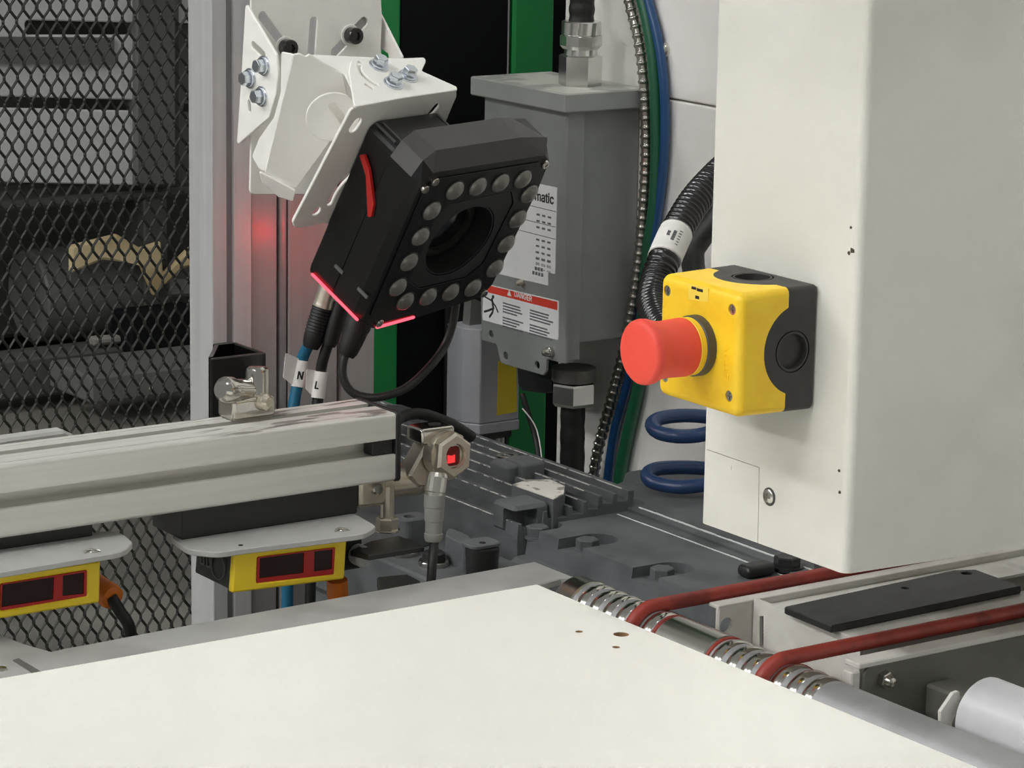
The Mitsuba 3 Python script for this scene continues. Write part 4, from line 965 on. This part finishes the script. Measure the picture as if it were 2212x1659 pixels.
# flexible metal conduit, green and blue tubes
k = thing('metal_flex_conduit', 'spiral metal flexible conduit running down the white wall right of the grey switch box', 'conduit')
part(k, 'hose', tube([(1.642,2.2022,1.2713),(1.642,2.1928,1.2474),(1.642,2.1814,1.2236),(1.642,2.1724,1.1914),(1.642,2.1674,1.1546),(1.642,2.165,1.1173),(1.642,2.1666,1.0752),(1.642,2.1703,1.0324),(1.642,2.1775,0.9886),(1.642,2.1883,0.9437),(1.642,2.2023,0.902),(1.642,2.2167,0.8641),(1.642,2.2285,0.8307),(1.642,2.2359,0.7934),(1.642,2.2406,0.7609)], .0062, 16, .0007, lambda s: .0052 * (1 + .10 * min(1, max(-1, 3.2 * math.sin(2 * math.pi * s / .0082) - 1.6)))), 'flex_metal', 50)
solo('green_tube', tube([(1.644,2.1897,1.2723),(1.644,2.1793,1.2567),(1.644,2.1663,1.2249),(1.644,2.1587,1.1927),(1.644,2.1541,1.1518),(1.644,2.1523,1.1105),(1.644,2.154,1.0726),(1.644,2.1612,1.0336),(1.644,2.1649,0.9905),(1.644,2.1658,0.9475),(1.644,2.1697,0.908),(1.644,2.1833,0.8618),(1.644,2.1932,0.8247),(1.644,2.2002,0.7833)], .0058, 14), 'tube_green', 'green air tube running beside the spiral metal conduit', 'tube', smooth=True)
solo('blue_tube', tube([(1.6455,2.1793,1.273),(1.6455,2.1716,1.2532),(1.6455,2.1596,1.2296),(1.6455,2.1502,1.2017),(1.6455,2.1447,1.1694),(1.6455,2.143,1.1324),(1.6455,2.146,1.0945),(1.6455,2.1543,1.0514),(1.6455,2.1635,1.0076),(1.6455,2.1727,0.9633),(1.6455,2.1824,0.9271),(1.6455,2.1924,0.8948),(1.6455,2.2067,0.8569),(1.6455,2.2139,0.8201),(1.6455,2.2195,0.7787)], .0044, 14), 'tube_blue', 'dark blue air tube running behind the green tube on the white wall', 'tube', smooth=True)
k = thing('corrugated_hose', 'black shiny corrugated hose with a white label curving out from behind the white post', 'hose')
hp = [(1.6946,1.9958,1.1513),(1.5663,1.8789,1.1735),(1.4714,1.7977,1.183),(1.4245,1.7672,1.1803),(1.3978,1.7579,1.1695),(1.371,1.7478,1.1552),(1.3459,1.7355,1.137),(1.3242,1.7212,1.1205),(1.3117,1.7135,1.1059),(1.2964,1.6959,1.0934),(1.278,1.6563,1.0836),(1.2689,1.6129,1.084),(1.2414,1.5482,1.0968)]
part(k, 'hose', tube(hp, .0112, 20, .0007, ribs(.0114, .0044, .07, .8)), 'black_gloss', True)
wq = curve(hp, .002)
def near(px_pt): return int(np.argmin(np.linalg.norm(wq - np.array(px_pt), axis=1)))
ia, ib = near((1.3462,1.7353,1.137)), near((1.3237,1.7211,1.1185))
w = part(k, 'label_wrap', tube(wq[ia:ib], .0126, 28, raw=True), 'tag_white', True, 'white printed label wrapped round the hose')
hm = []
dw = unit(wq[ib] - wq[ia]); out = unit(-CAM_FWD - dw * (-CAM_FWD @ dw)); sd = np.cross(out, dw)
mid = wq[(ia + ib) // 2]
for r_, (s, n_, l0) in enumerate(((-.0010, 4, .0014), (-.0050, 2, .0012), (.0030, 6, .0009))):
    for i in range(n_):
        c = mid + sd * s + out * math.sqrt(max(.0127 ** 2 - s ** 2, 1e-9)) + dw * ((i - (n_ - 1) / 2) * (.0026 if r_ < 2 else .0028) - (.001 if r_ == 1 else 0))
        hm.append(put(cbox(-.0010 if r_ < 2 else -.0002, .0010 if r_ < 2 else .0002, -.0012, .0012, -.0002, .0004, .0001), frame(c, dw, np.cross(out, dw))))
part(w, 'print_marks', cat(*hm), 'label_print', kind='stuff')
part(k, 'end_gland', lathe([(0, .0135), (.012, .0135), (.014, .012)], (hp[-1][0], ey1 - .0004, hp[-1][2]), (0, 1, 0), 20), 'actuator_dark', 30)
k = thing('dark_hose', 'black hose end behind the corrugated hose at the edge of the white post', 'hose')
part(k, 'hose', tube([(1.6933,1.9936,1.1396),(1.5733,1.9035,1.1436),(1.5121,1.8686,1.1338),(1.4986,1.8745,1.121),(1.4908,1.877,1.1101),(1.4773,1.8815,1.0919),(1.4629,1.8623,1.0757),(1.4177,1.7923,1.0694),(1.3417,1.6742,1.0826),(1.253,1.5438,1.1105)], .0092, 16), 'black_rubber', True)
# coiled blue hose
k = thing('blue_coil_hose', 'dark blue coiled air hose hanging between the white wall and the white post', 'hose')
c_up = [(1.6523,1.9926,0.8975),(1.6221,1.9941,0.909),(1.594,1.9909,0.9174),(1.5718,1.9949,0.9216),(1.5512,1.9972,0.9232),(1.5336,1.9967,0.9225),(1.5233,1.9908,0.92),(1.5212,1.9788,0.9163),(1.527,1.9622,0.9158),(1.5414,1.9524,0.9165),(1.5562,1.9432,0.9206),(1.5846,1.9476,0.9175),(1.6099,1.9624,0.8986),(1.6119,1.9795,0.8743),(1.5893,1.9829,0.8748),(1.5671,1.9867,0.8784),(1.5449,1.9902,0.8805),(1.5274,1.99,0.8811),(1.5156,1.9853,0.8792),(1.5135,1.9732,0.8753),(1.5257,1.9521,0.8743),(1.5514,1.935,0.8771),(1.5855,1.9337,0.8673),(1.6088,1.9488,0.8447),(1.652,1.9765,0.841)]
part(k, 'coil', tube(c_up, .0060, 16, .004), 'hose_blue', True)

# grey actuator with a yellow stripe left of the wall
k = thing('valve_unit', 'light grey boxed unit with a yellow stripe below the grey switch box', 'actuator')
va = [(1.5915,0.9425),(1.6375,0.938),(1.6397,0.84),(1.5976,0.8449)]
vx0, vx1 = va[0][0], va[1][0]; vz1, vz0 = va[0][1], va[2][1]
part(k, 'body', prism(poly([(vx0, 2.35), (vx1, 2.35), (vx1, 2.395), (vx0 - .010, 2.395), (vx0 - .010, 2.366)], .003), FXY(0), vz0, vz1 - .010, bev=.0012), 'actuator_grey', 30)
st = [(1.6117,0.9001),(1.6322,0.8952),(1.6343,0.848),(1.6111,0.8471)]
part(k, 'yellow_stripe', prism(poly(st), FXZ(2.3498), -.0002, .0006), 'stripe_yellow', label='yellow stripe')
part(k, 'collar', prism(poly([(vx0 - .0005, 2.3492), (vx1 + .0005, 2.3492), (vx1 + .0005, 2.396), (vx0 - .011, 2.396), (vx0 - .011, 2.366)], .003), FXY(0), vz0 - .010, vz0, bev=.001), 'actuator_grey')
part(k, 'foot', cbox(vx0 - .010, vx1 - .004, 2.356, 2.39, vz0 - .018, vz0 - .0102, .001), 'black_plastic')
part(k, 'side_panel', prism(poly([(1.5963,0.9133),(1.6059,0.9124),(1.6068,0.8621),(1.5971,0.8631)]), FXZ(2.3852), 0, .0005), 'actuator_dark')
for i, (xa, m_) in enumerate(((1046, 'tag_white'), (1062, 'black_rubber'), (1078, 'tag_white'), (1098, 'black_rubber'), (1090, 'tag_white'))):
    q = (1.6104,2.37,0.8234)
    x = q[0] + (xa - 1046) * .00046
    part(k, 'wire', lathe([(0, .0032), (.30, .0032)], (x, 2.37, vz0 - .012), (0, 0, -1), 10), m_, True)
part(k, 'upper_bracket', prism(poly([(1.5954,0.9595),(1.6126,0.9511),(1.611,0.9218),(1.5928,0.9259)], .002), FXZ(2.385), 0, .012), 'wood_beige' if False else 'actuator_dark')
part(k, 'rail', cbox(vx0 - .01, vx1, 2.3952, 2.3995, .0125, 1.06, .001), 'black_plastic')
k = thing('thin_cable', 'thin grey cable with a black sheath in front of the green post', 'cable')
part(k, 'cord', tube([(1.5643,2.242,0.8943),(1.567,2.2357,0.8778),(1.57,2.2281,0.8572),(1.5651,2.2147,0.8409),(1.5579,2.1997,0.8124)], .0026, 10), 'black_rubber', True)
part(k, 'bare_wire', tube([(1.5576,2.2312,0.8833),(1.5632,2.2248,0.8739),(1.5666,2.2198,0.8636),(1.5647,2.2107,0.8483),(1.5615,2.2027,0.833)], .0007, 6), 'tag_white', True)

# ---------------------------------------------------------------- cast iron gear motor
k = thing('gear_motor', 'dark grey cast gear motor housing with fins and bolt pockets below the white post', 'motor')
ty = 1.945
prof_ = [(1.355, .66), (1.355, .8645), (1.372, .8648), (1.372, .8722), (1.398, .8725), (1.398, .8728 + .003), (1.414, .8760), (1.414, .8775), (1.434, .8778), (1.434, .8790), (1.452, .8792), (1.452, .8800), (1.50, .8800), (1.50, .66)]
steps = [(1.36, .8648), (1.385, .8722), (1.41, .8729), (1.425, .8750), (1.44, .8778), (1.455, .8779), (1.47, .8785)]
# stepped fins, each ridge 5 mm proud of the gutter before it
pr = [(1.360, .64)]
for i, (x, z) in enumerate(steps):
    pr += [(x - .001, z - .008 if i else z - .01), (x, z), (x + .0035, z)]
    if i < len(steps) - 1:
        nx = steps[i + 1][0]
        pr += [(x + .0045, z - .0065), (nx - .0012, z - .0075)]
pr += [(1.476, .8785), (1.478, .64)]
part(k, 'finned_frame', extrude_y(poly(pr), 1.9505, 2.42, bev=.0004), 'cast_grey', label='motor frame with lengthwise fins')
for i, (x, z) in enumerate(steps):
    part(k, 'fin_edge', cbox(x - .0003, x + .0009, 1.96 + .012 * (i % 3), 2.419, z - .0004, z + .0003, .0001), 'cast_edge')
zt = .862
top = [(1.366, 1.30), (1.366, 1.9500), (1.455, 1.9500), (1.455, 1.30)]
blk = to_mf(extrude_y(poly([(1.351, .62), (1.351, .8350), (1.356, .8390), (1.366, .8395), (1.369, .8620), (1.4545, .8620), (1.4545, .62)]), 1.635, 1.9500, bev=.001))
pock = []
for y, open_front in (((1.4212,1.894,0.853)[1], True), ((1.4218,1.7956,0.853)[1], True)):
    pp = slot((1.33, y - .004), (1.395, y - .004), .0165)
    blk = blk - to_mf(prism(pp, FXY(0), .8535, .90))
    pock.append((1.388, y, .8535))
pp = slot((1.33, 1.948), (1.384, 1.948), .0145)
blk = blk - to_mf(prism(pp, FXY(0), .8535, .90))
pock.append((1.376, 1.9465, .8535))
part(k, 'end_housing', to_tm(blk), 'cast_grey', label='near end housing with bolt pockets')
for q in pock:
    b = part(k, 'hex_bolt', cat(hexa(q, (0, 0, 1), .0165, .0092, .1, .3), lathe([(-.001, .0105), (.0012, .0105)], q, (0, 0, 1), 24)), 'cast_grey', 25, 'grey painted hex bolt')
rr = random.Random(7)
part(k, 'cover_strip', cbox(1.4547, 1.4762, 1.635, 1.952, .64, .8618, .0006), 'cast_grey')
for x, z in ((1.4546, .8621), (1.4772, .8650)):
    # worn bright joint edges, broken into short lengths
    ms = []
    y = 1.945
    while y > 1.62:
        l = .004 + .012 * rr.random()
        ms.append(cbox(x - .0006 - .0004 * rr.random(), x + .0006 + .0004 * rr.random(), y - l, y - .0003, z - .0008, z + .0003 + .0003 * rr.random(), .0001))
        y -= l
    part(k, 'worn_edge', cat(*ms), 'label_white', kind='stuff', label='white chipped joint line')
fp_ = poly([(1.4713,2.0382),(1.4984,2.0428),(1.4988,2.0145),(1.5185,2.0233),(1.5405,2.0483),(1.558,2.0496),(1.5622,2.024),(1.5829,2.0194),(1.607,2.048),(1.6211,2.0456),(1.6443,2.0064),(1.5249,1.7768),(1.4545,1.6931),(1.4662,1.774)], .003)
part(k, 'far_flange', prism(fp_, FXY(.8645), -.03, 0, bev=.0008), 'cast_grey', label='flat far flange with a notched outline')
pad = poly([(1.3906,2.0054),(1.412,2.0127),(1.4286,2.0029),(1.4265,1.9787),(1.4104,1.958),(1.3924,1.9477),(1.3914,1.9764)], .001)
part(k, 'label_pad', prism(pad, FXY(.8820), -.06, -.0004), 'cast_grey')
part(k, 'rating_sticker', prism(pad.buffer(-.0006), FXY(.8820), -.0004, .0004), 'sticker_silver', label='scuffed silver sticker')
for q in ((1100,1010), (1132,1005)):
    o = (1.43,2.066,0.8788) if q[0] == 1100 else (1.44,2.0585,0.8811)
    part(k, 'cooling_lug', rbox(o[0] - .012, o[0] + .012, o[1] - .016, o[1] + .014, o[2] - .03, o[2] + .006, .004), 'cast_grey', 30)
o = (1.385,1.9961,0.868)
part(k, 'lifting_lug', cut(cbox(1.357, 1.392, 1.952, 1.985, .855, .8790, .003), cbox(1.35, 1.380, 1.940, 1.968, .84, .8755, .002)), 'cast_grey')
ob = (1.4665,1.7406,0.868)
part(k, 'black_bolt', cat(hexa((ob[0], ob[1], .8645), (0, 0, 1), .018, .009, .1, .2), lathe([(-.001, .013), (.0015, .013)], (ob[0], ob[1], .8645), (0, 0, 1), 24)), 'black_satin', 25, 'black bolt close to the white post')
oc = (1.435,1.7413,0.868)
part(k, 'black_clip', rbox(oc[0] - .012, oc[0] + .016, oc[1] - .008, oc[1] + .008, .8622, .872, .004), 'black_satin', 30)
ey = (1.455,2.1052,0.8763)
part(k, 'eye_washer', cut(washer(ey, (0, 0, 1), .0095, .0025), lathe([(-.01, .0055), (.01, .0055)], ey, (0, 0, 1), 20)), 'nickel', 30)
# gearbox base in front of it
gz = .838
k = thing('machine_base', 'dark grey machine base plate with posts and bright washers below the round sensor', 'machine base')
part(k, 'plate', prism(poly([(1.262, 1.90), (1.350, 1.90), (1.350, 2.15), (1.262, 2.15)], .006), FXY(gz), -.05, 0, bev=.002), 'cast_grey')
part(k, 'raised_rib', prism(poly([(1.3182,1.99),(1.318,1.96),(1.3066,1.931),(1.2987,1.9389),(1.3021,1.9695)], .003), FXY(.8600), -.03, 0, bev=.001), 'cast_grey')
qp = (1.3057,1.9218,0.862)
part(k, 'post', lathe([(0, .0125), (.022, .0135), (.0245, .0125)], (qp[0], qp[1], gz - .001), (0, 0, 1), 28), 'black_satin', 30, 'short dark round post')
part(k, 'post_cap', prism(poly([(qp[0] - .0145, qp[1] - .010), (qp[0] + .013, qp[1] - .010), (qp[0] + .013, qp[1] + .013), (qp[0] - .0145, qp[1] + .013)], .006), FXY(gz + .0235), 0, .0035, bev=.0008), 'cast_grey')
part(k, 'cap_hole', lathe([(0, .0028), (.0006, .0026)], (qp[0] - .002, qp[1] - .003, gz + .0268), (0, 0, 1), 14), 'black_plastic')
for q in ((1.2849,2.0043,0.842), (1.2884,1.965,0.842)):
    part(k, 'washer', washer((q[0], q[1], gz), (0, 0, 1), .0125, .0042, 32), 'chrome', 30, 'bright round washer')
    part(k, 'bolt', lathe([(0, .0095), (.006, .0090), (.0075, .007)], (q[0], q[1], gz + .004), (0, 0, 1), 24), 'black_satin', 30)
bh = (1.3083,2.0265,0.862)
part(k, 'eye_block', cut(prism(poly([(bh[0] - .017, bh[1] - .012), (bh[0] + .012, bh[1] - .012), (bh[0] + .012, bh[1] + .012), (bh[0] - .017, bh[1] + .012)], .007), FXY(.862), -.024, 0, bev=.0008), lathe([(-.02, .0048), (.02, .0048)], (bh[0] - .004, bh[1], .862), (0, 0, 1), 20)), 'cast_grey')
lb = [(1.2164,1.9357),(1.241,1.9301),(1.2397,1.9095),(1.2291,1.8949),(1.1984,1.903)]
part(k, 'low_bar', prism(poly(lb, .002), FXY(.846), -.0082, 0, bev=.001), 'black_satin')
part(k, 'stand', cbox(1.272, 1.34, 1.92, 2.13, 0, gz - .051, .003), 'cast_grey')
k = thing('black_arc_cable', 'black cable arching behind the end cap of the beam', 'cable')
part(k, 'cord', tube([(1.2517,1.9758,0.9524),(1.2709,1.9885,0.9562),(1.2869,1.9902,0.9574),(1.304,1.9894,0.9522),(1.3223,1.9867,0.943),(1.3376,1.9858,0.9325)], .0046, 12), 'black_rubber', True)
part(k, 'grey_cover', prism(poly([(1.3386,0.917),(1.3403,0.9331),(1.3578,0.9303),(1.3812,0.9208),(1.4002,0.9097),(1.3861,0.9073),(1.358,0.9187)], .001), FXZ(2.12), -.004, 0), 'cast_grey')

# ---------------------------------------------------------------- machines seen through the mesh
k = thing('grey_machine', 'large grey sheet metal machine seen dimly through the wire mesh', 'machine')
YM = 6.0
pts = [(2.6516,0.9572),(3.3271,0.9358),(3.3251,0.4573),(2.6405,0.5211)]
MX0, MX1, MZ1, MZ0 = pts[0][0], 4.35, pts[0][1], pts[2][1]
s_a = poly([(2.8572,0.8499),(3.1355,0.8326),(3.1352,0.8061),(2.8599,0.818)], .008)
s_b = poly([(2.7406,0.6937),(3.1292,0.6634),(3.1289,0.6387),(2.7401,0.6689)], .006)
pa = poly([(2.6516,0.9572),(3.1377,0.9418),(3.133,0.4731),(2.6405,0.5181)])
part(k, 'front_sheet', prism(pa, FXZ(YM), 0, .02, holes=[s_a, s_b], bev=.003), 'cabinet_grey', label='pale grey front sheet with two long slots')
part(k, 'shelf_band', prism(poly([(2.6349,0.8266),(3.0629,0.804),(3.0622,0.7454),(2.6336,0.7722)]), FXZ(5.985), -.005, .02), 'cabinet_mid')
part(k, 'slot_back', prism(pa.buffer(-.02), FXZ(YM + .12), 0, .01), 'machine_shade_dark')
part(k, 'side_column', prism(poly([(3.1161,0.9463),(3.2128,0.9433),(3.2095,0.4702),(3.1114,0.4793)]), FXZ(5.96), -.05, .0, bev=.004), 'cabinet_mid')
pb = poly([(3.2671,0.8165),(3.3662,0.8124),(3.3648,0.4478),(3.2646,0.4549)])
part(k, 'side_sheet', prism(pb, FXZ(6.05), -.02, 0, holes=[poly([(3.28,0.639),(3.3775,0.6336),(3.3774,0.6146),(3.2752,0.6205)])]), 'cabinet_mid')
part(k, 'side_sheet', prism(poly([(3.2409,0.9385),(3.3389,0.9354),(3.3384,0.8222),(3.2401,0.8262)]), FXZ(6.0), -.02, 0), 'cabinet_grey')
part(k, 'top', cbox(MX0, 4.35, 6.02, 7.6, MZ1 - .02, MZ1, .004), 'machine_shade_dark')
part(k, 'bed', cbox(MX0, 4.8, 6.25, 7.6, .10, MZ0 + .02, .01), 'machine_shade_dark', label='machine bed painted dark for shade')
part(k, 'cross_beam', cbox(MX0, 4.6, 6.0, 6.2, MZ0 - .02, MZ0 + .001, .006), 'machine_shade_dark')
part(k, 'lower_rail', cbox(MX0, 4.6, 5.94, 6.05, .03, .12, .006), 'machine_shade_dark')
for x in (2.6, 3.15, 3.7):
    part(k, 'leg', cbox(x, x + .06, 6.0, 6.1, 0, MZ0 - .02, .004), 'machine_shade_dark')
part(k, 'back_plate', cbox(MX0, 4.8, 7.6, 7.65, 0, MZ1, .004), 'machine_shade_dark')
part(k, 'motor_box', cbox(*[f([(3.063,0.2063),(3.2449,0.1889)]) for f in (lambda q: q[0][0], lambda q: q[1][0])], 5.9, 6.0, *[f([(3.1515,0.1979),(3.1508,0.1087)]) for f in (lambda q: q[1][1], lambda q: q[0][1])], .004), 'void_black', label='black box on the machine')
part(k, 'drum', lathe([(0, .10), (.005, .105), (.30, .105), (.305, .10)], (2.9198,6.12,0.2196), (1, 0, 0), 28), 'cabinet_mid', 30)
part(k, 'tray', cbox(*[f([(2.9722,0.3099),(3.162,0.2937)]) for f in (lambda q: q[0][0], lambda q: q[1][0])], 6.02, 6.2, *[f([(3.0453,0.2322),(3.0461,0.2931)]) for f in (lambda q: q[0][1], lambda q: q[1][1])], .006), 'cabinet_mid')
part(k, 'tray', cbox(*[f([(3.2,0.2827),(3.3919,0.2663)]) for f in (lambda q: q[0][0], lambda q: q[1][0])], 6.06, 6.2, *[f([(3.3068,0.2174),(3.3072,0.2735)]) for f in (lambda q: q[0][1], lambda q: q[1][1])], .006), 'cabinet_mid')
part(k, 'floor_tray', cbox(*[f([(2.862,0.116),(3.2242,0.0773)]) for f in (lambda q: q[0][0], lambda q: q[1][0])], 5.7, 5.9, .06, .12, .006), 'cabinet_mid')
k = thing('crumpled_sheet', 'beige crumpled packing sheet lying on the dark machine seen through the mesh', 'packing')
rr = random.Random(5)
bs = [(2.9576,0.3522),(3.0712,0.3687),(3.1283,0.3328),(3.1807,0.3442),(3.1859,0.2701),(3.245,0.3178),(3.3104,0.3548),(3.3101,0.2911),(3.2329,0.2765),(3.1621,0.2194),(3.128,0.2962),(3.0363,0.3145),(2.9566,0.2903)]
part(k, 'sheet', prism(poly(bs, .004), FXZ(5.995), 0, .02, bev=.006), 'wood_beige')
part(k, 'lower_fold', prism(poly([(3.1234,0.2205),(3.1703,0.2479),(3.3205,0.2323),(3.3204,0.1937),(3.1349,0.2036)], .004), FXZ(6.10), 0, .05, bev=.008), 'cloth_grey')
part(k, 'end_fold', prism(poly([(2.9935,0.1472),(3.0735,0.1444),(3.071,0.1268),(2.9989,0.1279)], .003), FXZ(5.98), 0, .03, bev=.006), 'cloth_grey')
k = thing('lumber_strip', 'brown wooden strip leaning low on the machine behind the mesh', 'wood')
part(k, 'strip', hull([(2.908,5.7712,0.1063),(3.0078,5.6962,0.0841),(3.007,5.6949,0.0773),(2.9071,5.7697,0.0985),(2.9391,5.8329,0.0914),(3.0399,5.7571,0.069),(3.0392,5.7558,0.0621),(2.9382,5.8314,0.0835)]), 'wood_beige')
k = thing('grey_hood', 'small grey rounded hood just above the beam at the left edge', 'cover')
part(k, 'cover', prism(poly([(0.8832,0.9985),(0.8975,0.9991),(0.9408,0.9997),(0.948,0.9958),(0.9523,0.9902),(0.9514,0.9749),(0.8829,0.9834)], .004), FXZ(1.93), 0, .015, bev=.002), 'plate_grey')
part(k, 'stem', cbox(.82, .85, 1.916, 1.929, 0, .985, .002), 'plate_grey')
